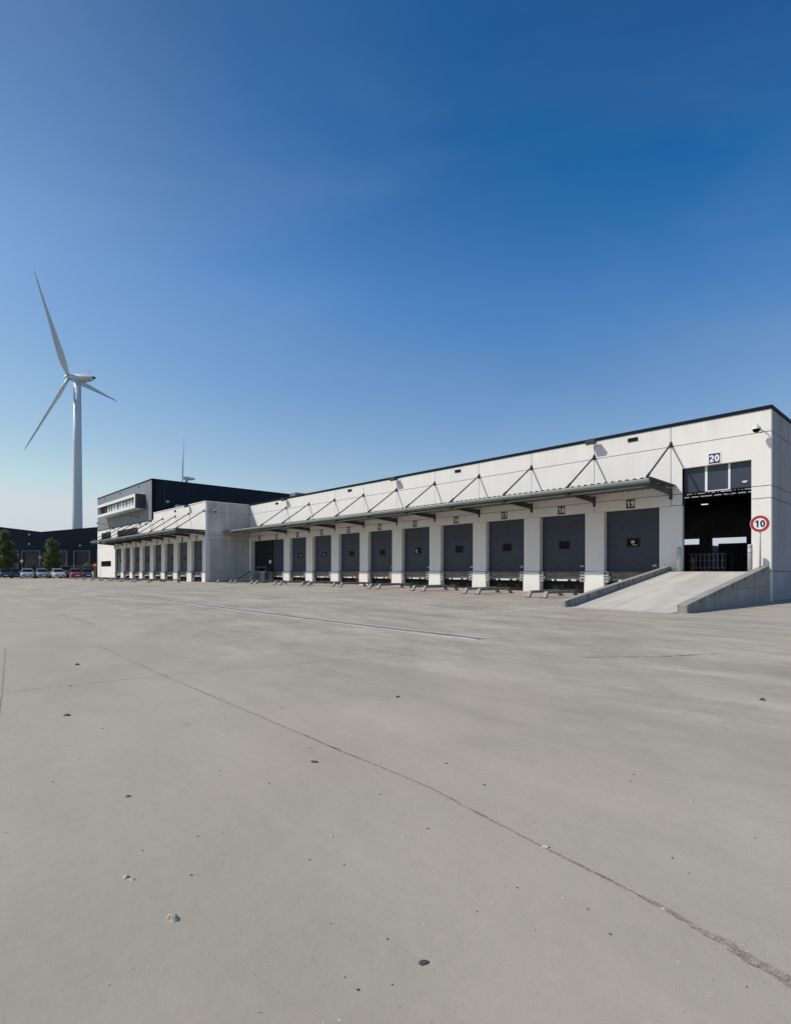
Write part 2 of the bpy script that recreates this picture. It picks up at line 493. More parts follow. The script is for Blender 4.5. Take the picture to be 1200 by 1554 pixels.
# ------------------------------------------------------------------ mesh helpers
class MB:
    def __init__(self):
        self.v, self.f, self.mi, self.sm = [], [], [], []

    def face(self, idx, mi=0, sm=False):
        self.f.append(idx)
        self.mi.append(mi)
        self.sm.append(sm)

    def box(self, x0, x1, y0, y1, z0, z1, mi=0):
        b = len(self.v)
        self.v += [(x0, y0, z0), (x1, y0, z0), (x1, y1, z0), (x0, y1, z0), (x0, y0, z1), (x1, y0, z1), (x1, y1, z1), (x0, y1, z1)]
        for q in ((0, 3, 2, 1), (4, 5, 6, 7), (0, 1, 5, 4), (1, 2, 6, 5), (2, 3, 7, 6), (3, 0, 4, 7)):
            self.face(tuple(b + i for i in q), mi)
        return self

    def loft(self, rings, mi=0, sm=False, cap=True):
        b = len(self.v)
        n = len(rings[0])
        for r in rings:
            self.v += [tuple(p) for p in r]
        for i in range(len(rings) - 1):
            for j in range(n):
                k = (j + 1) % n
                self.face((b + i * n + j, b + i * n + k, b + (i + 1) * n + k, b + (i + 1) * n + j), mi, sm)
        if cap:
            self.face(tuple(b + j for j in reversed(range(n))), mi)
            self.face(tuple(b + (len(rings) - 1) * n + j for j in range(n)), mi)
        return self

    def tube(self, pts, r, n=10, mi=0, sm=True):
        pts = [Vector(p) for p in pts]
        rs = r if isinstance(r, (list, tuple)) else [r] * len(pts)
        rings = []
        for i, p in enumerate(pts):
            d = (pts[min(i + 1, len(pts) - 1)] - pts[max(i - 1, 0)]).normalized()
            u = d.orthogonal().normalized() if abs(d.z) > 0.95 else d.cross(Vector((0, 0, 1))).normalized()
            v = d.cross(u)
            rings.append([p + (u * math.cos(2 * math.pi * k / n) + v * math.sin(2 * math.pi * k / n)) * rs[i] for k in range(n)])
        return self.loft(rings, mi, sm)

    def bar(self, p0, p1, w_, h_, mi=0):
        p0, p1 = Vector(p0), Vector(p1)
        d = (p1 - p0).normalized()
        u = d.cross(Vector((0, 0, 1)))
        u = u.normalized() if u.length > 1e-4 else Vector((1, 0, 0))
        v = u.cross(d)
        ring = lambda p: [p + u * a * w_ / 2 + v * c * h_ / 2 for a, c in ((-1, -1), (1, -1), (1, 1), (-1, 1))]
        return self.loft([ring(p0), ring(p1)], mi)

    def prism(self, poly, axis, a, b, mi=0):
        def P(p, t):
            return {'x': (t, p[0], p[1]), 'y': (p[0], t, p[1]), 'z': (p[0], p[1], t)}[axis]
        return self.loft([[P(p, a) for p in poly], [P(p, b) for p in poly]], mi)

    def disc(self, c, r, y0, y1, n=32, mi=0):   # a short cylinder facing -Y
        rings = [[(c[0] + r * math.cos(2 * math.pi * k / n), y, c[1] + r * math.sin(2 * math.pi * k / n)) for k in range(n)] for y in (y0, y1)]
        return self.loft(rings, mi)

    def holes(self, x0, x1, z0, z1, hs, y0, y1, mi=0):
        xs = sorted({x0, x1, *[h[0] for h in hs], *[h[1] for h in hs]})
        zs = sorted({z0, z1, *[h[2] for h in hs], *[h[3] for h in hs]})
        for i in range(len(xs) - 1):
            for j in range(len(zs) - 1):
                cx_, cz_ = (xs[i] + xs[i + 1]) / 2, (zs[j] + zs[j + 1]) / 2
                if any(h[0] < cx_ < h[1] and h[2] < cz_ < h[3] for h in hs):
                    continue
                self.box(xs[i], xs[i + 1], y0, y1, zs[j], zs[j + 1], mi)
        return self

    def build(self, name, mats, parent=None, bevel=0.0, loc=None, seg=1, fix=True):
        me = bpy.data.meshes.new(name)
        me.from_pydata(self.v, [], self.f)
        mats = mats if isinstance(mats, (list, tuple)) else [mats]
        for m in mats:
            me.materials.append(M[m] if isinstance(m, str) else m)
        for p, i, s in zip(me.polygons, self.mi, self.sm):
            p.material_index = i
            p.use_smooth = s
        if fix:
            bm = bmesh.new()
            bm.from_mesh(me)
            bmesh.ops.recalc_face_normals(bm, faces=bm.faces)
            bm.to_mesh(me)
            bm.free()
        o = bpy.data.objects.new(name, me)
        COL.objects.link(o)
        if parent:
            o.parent = parent
        if loc:
            o.location = loc
        if bevel:
            md = o.modifiers.new('bevel', 'BEVEL')
            md.width = bevel
            md.segments = seg
            md.limit_method = 'ANGLE'
            md.angle_limit = math.radians(40)
        return o


def empty(name, loc=(0, 0, 0), rz=0.0):
    o = bpy.data.objects.new(name, None)
    o.location = loc
    o.rotation_euler = (0, 0, rz)
    o.empty_display_size = 0.3
    COL.objects.link(o)
    return o


def tag(o, label=None, cat=None, group=None, kind=None):
    for k, v in (('label', label), ('category', cat), ('group', group), ('kind', kind)):
        if v:
            o[k] = v
    return o


def copy_tree(o, parent=None):
    c = o.copy()
    COL.objects.link(c)
    if parent:
        c.parent = parent
    for ch in [x for x in COL.objects if x.parent == o]:
        copy_tree(ch, c)
    return c


def arc(cx, cy, rx, ry, a0, a1, n=14):
    return [(cx + rx * math.cos(math.radians(a0 + (a1 - a0) * k / n)), cy + ry * math.sin(math.radians(a0 + (a1 - a0) * k / n))) for k in range(n + 1)]


SIX = [arc(.3, .3, .2, .205, 0, 360, 20)[:-1] + ['c'], [(.1, .3), (.1, .5), (.13, .7), (.2, .84), (.31, .9), (.43, .87), (.5, .77)]]
GLYPH = {
    '0': [arc(.3, .5, .2, .405, 0, 360, 24)[:-1] + ['c']],
    '1': [[(.38, 0), (.38, 1.0)], [(.40, .87), (.27, .80), (.10, .77)]],
    '2': [arc(.3, .69, .2, .215, 175, -25, 12) + [(.41, .45), (.2, .22), (.12, .1)], [(.02, .09), (.57, .09)]],
    '3': [arc(.29, .7, .19, .2, 165, -80, 12), arc(.29, .29, .21, .2, 85, -165, 12)],
    '4': [[(.42, 0), (.42, 1.0)], [(.40, .93), (.09, .33)], [(.0, .27), (.60, .27)]],
    '5': [[(.12, .91), (.54, .91)], [(.17, .95), (.12, .50)], arc(.29, .32, .22, .23, 140, -155, 14)],
    '6': SIX,
    '7': [[(.03, .91), (.57, .91)], [(.49, .88), (.33, .5), (.22, 0)]],
    '8': [arc(.3, .71, .175, .195, 0, 360, 20)[:-1] + ['c'], arc(.3, .28, .205, .19, 0, 360, 20)[:-1] + ['c']],
}
GLYPH['9'] = [[q if q == 'c' else (.6 - q[0], 1 - q[1]) for q in st_] for st_ in SIX]


def text(body, height, name, material, parent, loc, th=0.2):
    """bold condensed numerals built from mitred strokes, facing -Y"""
    adv = 0.70 * height
    x0 = -(len(body) * adv - 0.10 * height) / 2
    for i, ch in enumerate(body):
        m = MB()
        for si, st_ in enumerate(GLYPH[ch]):
            closed = st_[-1] == 'c'
            P = [Vector((q[0], q[1])) for q in st_ if q != 'c']
            n = len(P)
            rings = []
            for k in range(n):
                a_ = P[k - 1] if (k > 0 or closed) else P[k]
                b_ = P[(k + 1) % n] if (k < n - 1 or closed) else P[k]
                d = (b_ - a_).normalized()
                q = Vector((-d.y, d.x)) * th / 2
                yf = -0.004 - 0.0012 * si
                rings.append([(x0 + i * adv + (P[k].x + s_ * q.x) * height, y, (P[k].y + s_ * q.y - 0.5) * height) for s_, y in ((1, yf), (-1, yf), (-1, 0.004), (1, 0.004))])
            if closed:
                rings.append(rings[0])
            m.loft(rings, cap=not closed)
        o = m.build('digit', material, parent)
        o.location = loc


# ------------------------------------------------------------------ ground
def make_ground():
    xs = [-3500, -600, -200, -100, -60] + [-40 + i for i in range(0, 56)] + [25, 60, 200, 600, 3500]
    ys = [-3500, -600, -200, -60, -30, -28, -26, -24, -22, -20, -18, -15, -12, -9, -6, -3, 0, 10, 30, 60, 200, 600, 3500]
    m = MB()
    for y in ys:
        for x in xs:
            m.v.append((x, y, gz(x)))
    n = len(xs)
    for j in range(len(ys) - 1):
        for i in range(n - 1):
            m.face((j * n + i, j * n + i + 1, (j + 1) * n + i + 1, (j + 1) * n + i), 0, True)
    o = m.build('ground', 'yard')
    tag(o, 'pale grey concrete truck yard with worn streaks', 'ground', kind='structure')


make_ground()


def strip_material(name, c, amt, cover=0.5, grain=28):
    m = mat(name, c, 0.95, noise=[((9, 9, 9), 5, amt), ((150, 150, 150), 4, amt)], bump=0.5, bump_scale=200)
    t = m.node_tree
    tc = t.nodes.new('ShaderNodeTexCoord')
    n = t.nodes.new('ShaderNodeTexNoise')
    n.inputs['Scale'].default_value = grain
    n.inputs['Detail'].default_value = 6
    n.inputs['Roughness'].default_value = 0.75
    r = t.nodes.new('ShaderNodeMapRange')
    r.inputs['From Min'].default_value, r.inputs['From Max'].default_value = cover - 0.12, cover + 0.12
    tr = t.nodes.new('ShaderNodeBsdfTransparent')
    mx = t.nodes.new('ShaderNodeMixShader')
    t.links.new(tc.outputs['Object'], n.inputs['Vector'])
    t.links.new(n.outputs['Fac'], r.inputs['Value'])
    t.links.new(r.outputs[0], mx.inputs[0])
    t.links.new(tr.outputs[0], mx.inputs[1])
    t.links.new(t.nodes['Principled BSDF'].outputs[0], mx.inputs[2])
    t.links.new(mx.outputs[0], t.nodes['Material Output'].inputs[0])
    return m


M['seam'] = strip_material('sand_filled_joint', (0.35, 0.305, 0.235), 0.4, 0.46)
M['seam_dark'] = strip_material('dark_crack', (0.10, 0.088, 0.07), 0.3, 0.53, 6)
M['bay_line'] = strip_material('worn_white_bay_line', (0.66, 0.64, 0.58), 0.1, 0.47, 6)
M['tyre'] = strip_material('tyre_rubber_trace', (0.20, 0.185, 0.16), 0.2, 0.52, 5)


def seam(pts, wfun, seed, name='expansion_joint', lift=0.004, step=0.12, jit=0.2, mt='seam'):
    r = random.Random(seed)
    m = MB()
    P = [Vector(p) for p in pts]
    n_prev = None
    off = 0.0
    tot = 0.0
    for i in range(len(P) - 1):
        seg = P[i + 1] - P[i]
        k = max(1, int(seg.length / step))
        nrm = Vector((-seg.y, seg.x)).normalized()
        for j in range(k + (1 if i == len(P) - 2 else 0)):
            q = P[i] + seg * (j / k)
            tot += step
            wd = wfun(q.x, q.y)
            off = off * 0.8 + r.uniform(-1, 1) * wd * jit
            a = wd * (0.5 + r.uniform(-jit, jit))
            c = wd * (0.5 + r.uniform(-jit, jit))
            b = len(m.v)
            m.v += [(q.x + nrm.x * (off + a), q.y + nrm.y * (off + a), gz(q.x) + lift), (q.x + nrm.x * (off - c), q.y + nrm.y * (off - c), gz(q.x) + lift)]
            if n_prev is not None:
                m.face((n_prev, n_prev + 1, b + 1, b))
            n_prev = b
    o = m.build(name, mt)
    for p in o.data.polygons:
        if p.normal.z < 0:
            p.flip()
    return tag(o, kind='structure')


s1 = [gnd(x, y) for x, y in ((150, 980), (240, 1022), (500, 1133), (650, 1195), (820, 1285), (1000, 1375))] + [gnd(1200, 1492), gnd(1500, 1690)]
seam([p[:2] for p in s1], lambda x, y: 0.009 + 0.004 * math.sin(x * 3.1) + 0.045 * max(0, min(1, (x - 4.9) / 0.45)), 3, step=0.025, jit=0.16)
seam([p[:2] for p in s1[1:6]], lambda x, y: 0.0032 + 0.0016 * math.sin(x * 5.3), 13, 'expansion_joint', 0.0065, 0.04, 0.5, 'seam_dark')
for k in range(0, 9):
    x_ = -(3.956 + 3.78 * k) - 0.1
    seam([(x_, -7.2), (x_ + 0.1, -15.5)], lambda x, y: 0.16, 30 + k, 'bay_line', 0.005, 0.3, 0.04, 'bay_line')
seam([gnd(0, 1052)[:2], gnd(240, 1026)[:2], gnd(480, 1005)[:2], gnd(620, 995)[:2]], lambda x, y: 0.013, 4)
seam([gnd(8, 985)[:2], gnd(3, 1050)[:2], gnd(-6, 1110)[:2]], lambda x, y: 0.013, 5)
seam([gnd(880, 998)[:2], gnd(1000, 997)[:2], gnd(1085, 993)[:2]], lambda x, y: 0.05, 6, 'tyre_mark', jit=0.45, mt='tyre')
seam([gnd(90, 932)[:2], gnd(118, 941)[:2], gnd(145, 948)[:2]], lambda x, y: 0.035, 8, 'surface_crack', jit=0.5)


def drain():
    root = empty('drain_channel', (-18, -19.2, gz(-18)))
    tag(root, 'long narrow slot drain with steel grating and pale edges running across the yard', 'drain')
    xs = [-0.42 - 0.9 * i for i in range(0, 76)]
    f = lambda x: -18.72 - 0.028 * (-x) if x > -34 else -19.67
    for nm, m_, a, b, h in (('grating', 'grate', -0.12, 0.12, 0.004), ('channel_edge', 'edge', 0.122, 0.18, 0.006), ('channel_edge', 'edge', -0.18, -0.122, 0.006)):
        m = MB()
        for i in range(len(xs) - 1):
            x0, x1 = xs[i], xs[i + 1] + (0.02 if nm == 'grating' else 0.03)
            z0 = gz((x0 + x1) / 2)
            b0 = len(m.v)
            for x in (x0, x1):
                zz = gz(x)
                m.v += [(x, f(x) + a, zz + h), (x, f(x) + b, zz + h), (x, f(x) + b, zz - 0.05), (x, f(x) + a, zz - 0.05)]
            for q in ((0, 1, 5, 4), (1, 2, 6, 5), (3, 0, 4, 7), (0, 3, 2, 1), (4, 5, 6, 7)):
                m.face(tuple(b0 + k for k in q))
        o = m.build(nm, m_, root)
        o.location = (18, 19.2, -gz(-18))


drain()

# ------------------------------------------------------------------ building kit shared by warehouse and wing
FLOOR, HEAD, B1, B2, TOP, COP = 1.25, 4.33, 4.85, 7.11, 8.05, 8.19


def dock_door_proto(wd, name='dock_door'):
    """sectional door, origin at the centre of its sill, facing -Y"""
    h = HEAD - FLOOR
    m = MB()
    n = 6
    for i in range(n):
        z0, z1 = h * i / n, h * (i + 1) / n
        m.box(-wd / 2, wd / 2, 0.0, 0.05, z0 + 0.004, z1 - 0.004)
        for k in (1, 2):
            zz = z0 + (z1 - z0) * k / 3
            m.box(-wd / 2 + 0.02, wd / 2 - 0.02, -0.004, 0.0, zz - 0.05, zz + 0.05)
    m.box(-wd / 2, wd / 2, 0.012, 0.045, 0, h)
    return m


DOORS = {}


def add_door(root, xc, y, wd, dark=False, window=True):
    key = (round(wd, 2), dark)
    if key not in DOORS:
        d = dock_door_proto(wd).build('dock_door', 'door_dark' if dark else 'door', root)
        DOORS[key] = d
        if window:
            wm = MB()
            wm.box(-0.33, 0.33, -0.022, -0.005, 1.22, 1.27).box(-0.33, 0.33, -0.022, -0.005, 1.63, 1.68).box(-0.33, -0.28, -0.022, -0.005, 1.27, 1.63).box(0.28, 0.33, -0.022, -0.005, 1.27, 1.63)
            wi = wm.build('window', 'rubber', d)
            MB().box(-0.28, 0.28, -0.014, -0.006, 1.27, 1.63).build('pane', 'glass', d)
            hm = MB().box(wd / 2 - 0.42, wd / 2 - 0.22, -0.035, -0.006, 0.24, 0.28).box(wd / 2 - 0.38, wd / 2 - 0.26, -0.03, -0.006, 0.30, 0.33)
            hm.build('handle', 'white', d)
    else:
        d = copy_tree(DOORS[key], root)
    d.location = (xc, y, FLOOR)
    return d


LEV = {}


def add_leveller(root, xc, y0, wd, zg):
    key = (round(wd, 2), round(y0, 2))
    if key not in LEV:
        z0 = 0.76
        lip = MB()
        lip.box(-wd / 2 + 0.26, wd / 2 - 0.26, 0.10, 0.14, z0 + 0.04, 1.20)
        lip.box(-wd / 2 + 0.1, wd / 2 - 0.1, 0.02, 0.3, 1.205, 1.242)
        lip.box(-wd / 2 + 0.12, wd / 2 - 0.12, 0.16, 0.30, z0 - 0.02, z0 + 0.06)
        d = lip.build('dock_leveller', 'lip', root, bevel=0.006)
        LEV[key] = d
        for s in (-1, 1):
            bx = s * (wd / 2 - 0.12)
            pm = MB().box(bx - 0.13, bx + 0.13, -0.06, 0.06, 0.74, 1.24).box(bx - 0.16, bx + 0.16, -0.05, 0.06, 0.70, 0.735)
            for i, zz in enumerate((0.84, 0.99, 1.14)):
                for q in (-0.06, 0.06):
                    pm.disc((bx + q * (1 if i % 2 else 0.7), zz), 0.034, -0.055, -0.085, 8, 1)
            pm.build('bumper_plate', ['plate', 'rubber'], d)
        for a, b, mm in ((-0.62, -0.48, 'white'), (-0.30, 0.36, 'white'), (0.56, 0.84, 'cream')):
            MB().box(a, b, 0.02, 0.09, z0 - 0.03, z0 + 0.055).build('safety_block', mm, d, bevel=0.008)
        MB().box(-wd / 2 + 0.01, wd / 2 - 0.01, 0.32, 0.36, -0.2, z0 - 0.03).build('pit_shade', 'black', d)  # black sheet paints in the darkness of the open pit
    else:
        d = copy_tree(LEV[key], root)
    d.location = (xc, y0, 0)
    return d


def number_plate(root, num, xc, y, z):
    p = MB().box(-0.215, 0.215, 0, 0.02, -0.225, 0.225).build('number_plate', 'num_bg', root, bevel=0.004)
    p.location = (xc, y - 0.022, z)
    rim = MB().box(-0.235, 0.235, 0.006, 0.016, -0.245, 0.245).build('plate_rim', 'white', p)
    text(str(num), 0.30, 'digit', 'digit', p, (0, -0.005, 0))
    return p


def canopy(root, name, x0, x1, y_wall, joints, depth=2.8):
    """corrugated canopy on tapered arms, hung from tie rods; x0 < x1"""
    zt = 5.25
    yf = y_wall - depth
    m = MB()
    pitch, n = 0.33, int((x1 - x0) / 0.33)
    prof = []
    for i in range(n):
        a = x1 - (i + 1) * pitch
        prof += [(a, 0.0), (a + 0.17, 0.0), (a + 0.20, 0.055), (a + 0.28, 0.055), (a + 0.31, 0.0)]
    prof.sort()
    prof[0] = (x0, prof[0][1])
    b = len(m.v)
    k = len(prof)
    for dz in (0.0, -0.025):
        for y in (yf - 0.06, y_wall - 0.005):
            for x, z in prof:
                sl = 0.045 * (y_wall - y) / depth
                m.v.append((x, y, zt + sl + z + dz))
    for i in range(k - 1):
        m.face((b + i, b + i + 1, b + k + i + 1, b + k + i))
        m.face((b + 2 * k + i, b + 3 * k + i, b + 3 * k + i + 1, b + 2 * k + i + 1))
        m.face((b + i, b + 2 * k + i, b + 2 * k + i + 1, b + i + 1))
    m.face((b, b + k, b + 3 * k, b + 2 * k))
    sh = m.build(name, 'sheet', root)
    # gutter along the front edge
    g = MB()
    prof_g = [(yf - 0.05, zt + 0.035), (yf + 0.02, zt + 0.035), (yf + 0.02, zt - 0.17), (yf - 0.10, zt - 0.17), (yf - 0.16, zt - 0.10), (yf - 0.165, zt - 0.015), (yf - 0.14, zt + 0.02)]
    g.prism(prof_g, 'x', x0, x1 - 0.08)
    g.build('gutter', 'galv', sh)
    # front edge beam and two purlins
    e = MB()
    e.box(x0, x1 - 0.25, yf + 0.10, yf + 0.16, zt - 0.31, zt - 0.25)
    e.build('edge_tube', 'galv', sh)
    pm = MB()
    for yy in (yf + 0.95, yf + 1.9):
        pm.box(x0, x1 - 0.1, yy, yy + 0.08, zt - 0.12, zt - 0.03)
    pm.build('purlin', 'galv', sh)
    for j in joints:
        a = MB()
        a.prism([(y_wall - 0.02, zt - 0.42), (y_wall - 0.02, zt - 0.13), (yf + 0.04, zt - 0.13), (yf + 0.04, zt - 0.25)], 'x', j - 0.045, j + 0.045)
        a.box(j - 0.07, j + 0.07, y_wall - 0.04, y_wall - 0.002, zt - 0.62, zt - 0.10)
        a.box(j - 0.10, j + 0.10, yf - 0.02, yf + 0.05, zt - 0.30, zt - 0.17)
        a.build('canopy_arm', 'steel', sh)
        r = MB()
        p0, p1 = Vector((j, y_wall - 0.06, 7.20)), Vector((j, yf + 0.10, zt + 0.13))
        r.tube([p0, p0 + (p1 - p0) * 0.92], 0.042, 8)
        r.tube([p0 + (p1 - p0) * 0.90, p1], 0.062, 8)
        r.prism([(j - 0.11, 7.08), (j + 0.11, 7.08), (j + 0.03, 7.36), (j - 0.03, 7.36)], 'y', y_wall - 0.03, y_wall - 0.002)
        r.box(j - 0.015, j + 0.015, y_wall - 0.14, y_wall - 0.02, 7.12, 7.27)
        r.box(j - 0.02, j + 0.02, yf + 0.04, yf + 0.16, zt - 0.10, zt + 0.18)
        r.build('tie_rod', 'rod', sh)
    return sh


def vent(root, x, y, z):
    m = MB().box(x - 0.24, x + 0.24, y - 0.03, y - 0.002, z - 0.09, z + 0.09)
    for k in range(3):
        m.bar((x - 0.23, y - 0.045, z - 0.05 + 0.05 * k), (x + 0.23, y - 0.045, z - 0.05 + 0.05 * k), 0.03, 0.012)
    m.build('vent', 'rubber', root)


# ------------------------------------------------------------------ warehouse (doors nine to twenty)
XL = -45.16
J = [-(3.956 + 3.78 * k) for k in range(11)]
PW = 0.52


def warehouse():
    root = empty('warehouse', (0, 0, 0))
    tag(root, 'long low white concrete warehouse with dark dock doors numbered nine to twenty', 'warehouse')
    g = 0.015
    m = MB()
    edges = [XL] + sorted(J)
    for a, b in zip(edges[:-1], edges[1:]):
        for z0, z1 in ((HEAD, B1), (B1, B2), (B2, TOP)):
            m.box(a + g, b - g, 0, 0.2, z0 + (g if z0 > HEAD else 0), z1 - g)
    a = J[0]
    m.box(a + g, 0, 0, 0.2, B2 + g, TOP - g).box(a + g, 0, 0, 0.2, 6.02, B2 - g)
    for z0, z1 in ((FLOOR, HEAD), (HEAD, B1), (B1, 6.02)):
        m.box(-0.71, 0, 0, 0.2, z0 + g, z1 - (g if z1 < 6 else 0))
        m.box(-3.956 + (g if z0 > 4 else -PW), -3.46, 0, 0.2, z0 + g, z1 - (g if z1 < 6 else 0))
    m.box(-3.956 - PW, 0, 0, 0.2, -0.2, FLOOR - g)
    # sealant behind the open joints
    m.box(XL, -3.46, 0.03, 0.3, HEAD + 0.004, TOP, 1)
    m.box(-3.46, 0 - 0.004, 0.03, 0.3, 6.024, TOP, 1)
    m.box(-0.706, -0.004, 0.03, 0.3, -0.2, 6.02, 1)
    m.box(-3.956 - PW + 0.004, -3.464, 0.03, 0.3, -0.2, 6.02, 1)
    m.build('front_wall', ['wall', 'seal'], root)
    for k in range(1, 10):
        x = J[k]
        p = MB()
        p.box(x - PW, x + PW, 0.0, 0.40, FLOOR + 0.012, HEAD - 0.006)
        p.box(x - PW - 0.03, x + PW + 0.03, -0.045, 0.40, -0.2, FLOOR - 0.006)
        p.build('pillar', 'wall', root, bevel=0.015)
    p = MB().box(XL, XL + 0.42, 0.0, 0.40, -0.2, HEAD - 0.006)
    p.build('pillar', 'wall', root, bevel=0.015)
    # side wall facing away from the sun
    m = MB()
    ys = [0.2, 6.2, 12.2, 18.2, 24.2, 28.3]
    for a, b in zip(ys[:-1], ys[1:]):
        for z0, z1 in ((-0.2, FLOOR), (FLOOR, HEAD), (HEAD, B1), (B1, B2), (B2, TOP)):
            m.box(-0.2, 0.0, a + (g if a > 1 else 0.001), b - g, z0 + g, z1 - g)
    m.box(-0.22, -0.03, 0.22, 28.25, -0.2, TOP - 0.002, 1)
    m.build('side_wall', ['side', 'seal'], root)
    c = MB()
    c.box(XL, 0.05, -0.05, 0.30, TOP, COP).box(-0.30, 0.05, 0.302, 28.4, TOP, COP)
    c.build('coping', 'coping', root, bevel=0.01)
    # floor, roof with a skylight slot, inner walls
    f = MB().box(XL + 0.1, -0.23, 0.34, 28, 1.0, FLOOR - 0.004)
    f.box(-3.46, -0.71, 0.0, 0.34, 0.9, FLOOR - 0.006)
    f.build('floor', 'hall_floor', root)
    lp = dep(1069, 765.5, 36.5)
    MB().box(lp[0] - 0.2, lp[0] + 0.2, lp[1] - 0.06, lp[1] + 0.06, lp[2] - 0.02, lp[2] + 0.03).build('ceiling_lamp', 'lamp_lit', root)
    MB().box(lp[0] - 0.01, lp[0] + 0.01, lp[1] - 0.01, lp[1] + 0.01, lp[2] + 0.03, 7.55).build('lamp_hanger', 'inside', root)
    r = MB().box(XL, -0.23, 0.31, 20.2, 7.55, 7.75).box(XL, -0.23, 23.6, 28.2, 7.55, 7.75)
    r.build('roof', ['inside'], root)
    sk = MB()
    for i in range(12):
        x = -0.25 - i * 3.78
        sk.box(x - 3.7, x - 0.25, 20.2, 23.6, 7.62, 7.66)
    sk.build('skylight', 'skyl', root)
    tr = MB()
    for y in (14.5, 19.2):
        tr.box(XL, -0.25, y, y + 0.12, 6.55, 6.68).box(XL, -0.25, y, y + 0.12, 7.38, 7.5)
        x = -0.4
        up = True
        while x > -30:
            tr.bar((x, y + 0.06, 6.6 if up else 7.45), (x - 0.8, y + 0.06, 7.45 if up else 6.6), 0.09, 0.09)
            x -= 0.8
            up = not up
    tr.build('roof_truss', 'inside', root)
    b = MB()
    hs = []
    for xc in (-1.75, -9.27, -13.05, -16.83, -20.6):
        hs.append((xc - 1.36, xc + 1.36, FLOOR, 4.30))
    b.holes(XL, -0.23, 1.0, 7.55, hs, 28, 28.2)
    b.build('back_wall', 'inside', root)
    MB().box(XL + 0.02, XL + 0.2, 0.45, 28, 1.0, 7.55).build('inner_wall', 'inside', root)
    # doors
    for k in range(0, 9):
        xc = (J[k] + J[k + 1]) / 2
        wd = 3.78 - 2 * PW - 0.01
        add_door(root, xc, 0.30, wd)
        add_leveller(root, xc, 0.0, wd, 0)
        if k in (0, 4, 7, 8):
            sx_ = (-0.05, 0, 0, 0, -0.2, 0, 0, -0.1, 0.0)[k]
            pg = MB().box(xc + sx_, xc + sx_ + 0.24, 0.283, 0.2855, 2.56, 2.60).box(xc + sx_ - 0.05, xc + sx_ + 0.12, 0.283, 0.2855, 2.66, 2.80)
            pg.build('pane_glint', 'plate', root)  # pale slips paint in the bright reflections on the door panes
        number_plate(root, 19 - k, xc - 0.0, 0.0, 4.60)
    # wide bay with doors nine and ten, no pillar between
    xc10 = (J[9] + (-41.0)) / 2
    add_door(root, -39.72, 0.30, 2.4, False, False)
    add_leveller(root, -39.72, 0.0, 2.4, 0)
    number_plate(root, 10, -39.75, 0.0, 4.60)
    add_door(root, -42.85, 0.36, 3.75, True, False)
    number_plate(root, 9, -43.1, 0.0, 4.60)
    MB().box(-41.05, -40.93, 0.22, 0.34, FLOOR, HEAD).build('door_post', 'door_dark', root)
    MB().box(-44.75, -40.98, 0.20, 0.4, -0.2, FLOOR - 0.01).build('dock_face', 'side', root)
    s = MB().box(-41.75, -41.3, 0.30, 0.325, 2.05, 2.36)
    s.build('notice', 'white', root)
    # bay twenty: raised door leaf with two white strips
    d = MB()
    for a, bb in ((-3.45, -2.56), (-2.46, -1.63), (-1.55, -0.72)):
        d.box(a, bb, 0.20, 0.25, 4.90, 6.015)
    leaf = d.build('raised_door', 'leaf_panel', root)
    st = MB().box(-2.56, -2.46, 0.185, 0.245, 4.87, 6.01).box(-1.63, -1.55, 0.185, 0.245, 4.87, 6.01).box(-2.458, -1.632, 0.185, 0.24, 4.86, 4.898)
    st.build('white_strip', 'white', leaf)
    MB().box(-3.45, -2.57, 0.19, 0.25, 4.83, 4.895).box(-1.54, -0.72, 0.19, 0.25, 4.83, 4.895).build('bottom_rail', 'coping', leaf)
    MB().box(-1.10, -0.90, 0.165, 0.198, 5.13, 5.17).box(-1.06, -0.94, 0.165, 0.198, 5.09, 5.125).build('handle', 'white', leaf)
    p = MB().box(-0.22, 0.22, 0, 0.02, -0.22, 0.22).build('number_plate', 'num_navy', root, bevel=0.004)
    p.location = (-2.12, -0.026, 6.285)
    MB().box(-0.25, 0.25, 0.006, 0.022, -0.25, 0.25).build('plate_rim', 'white', p)
    text('20', 0.30, 'digit', 'digit', p, (0, -0.005, 0), 0.22)
    canopy(root, 'canopy', -45.1, -3.70, 0.0, J[:10])
    for x in (-5.74, -17.05, -28.4, -39.7):
        vent(root, x, 0, 7.77)
    return root


M['hall_floor'] = mat('smooth_hall_floor', (0.16, 0.155, 0.145), 0.4, noise=[((0.6, 0.6, 0.6), 4, 0.2)])
M['lamp_lit'] = mat('lit_lamp', (0.8, 0.8, 0.78), 0.4, noise=[((3, 3, 3), 2, 0.05)])
M['lamp_lit'].node_tree.nodes['Principled BSDF'].inputs['Emission Color'].default_value = (1, 0.97, 0.9, 1)
M['lamp_lit'].node_tree.nodes['Principled BSDF'].inputs['Emission Strength'].default_value = 0.9
M['leaf_panel'] = mat('grey_blue_door_leaf', (0.045, 0.055, 0.075), 0.3, spec=0.3, noise=[((0.8, 0.8, 0.8), 3, 0.1)])
sk_ = bpy.data.materials.new('translucent_rooflight')
sk_.use_nodes = True
_t = sk_.node_tree
_n = _t.nodes.new('ShaderNodeTexNoise')
_n.inputs['Scale'].default_value = 2.0
_r = _t.nodes.new('ShaderNodeMapRange')
_r.inputs['To Min'].default_value, _r.inputs['To Max'].default_value = 0.45, 0.8
_t.links.new(_n.outputs['Fac'], _r.inputs['Value'])
_tr = _t.nodes.new('ShaderNodeBsdfTranslucent')
_t.links.new(_r.outputs[0], _tr.inputs[0])
_t.links.new(_tr.outputs[0], _t.nodes['Material Output'].inputs[0])
M['skyl'] = sk_
warehouse()


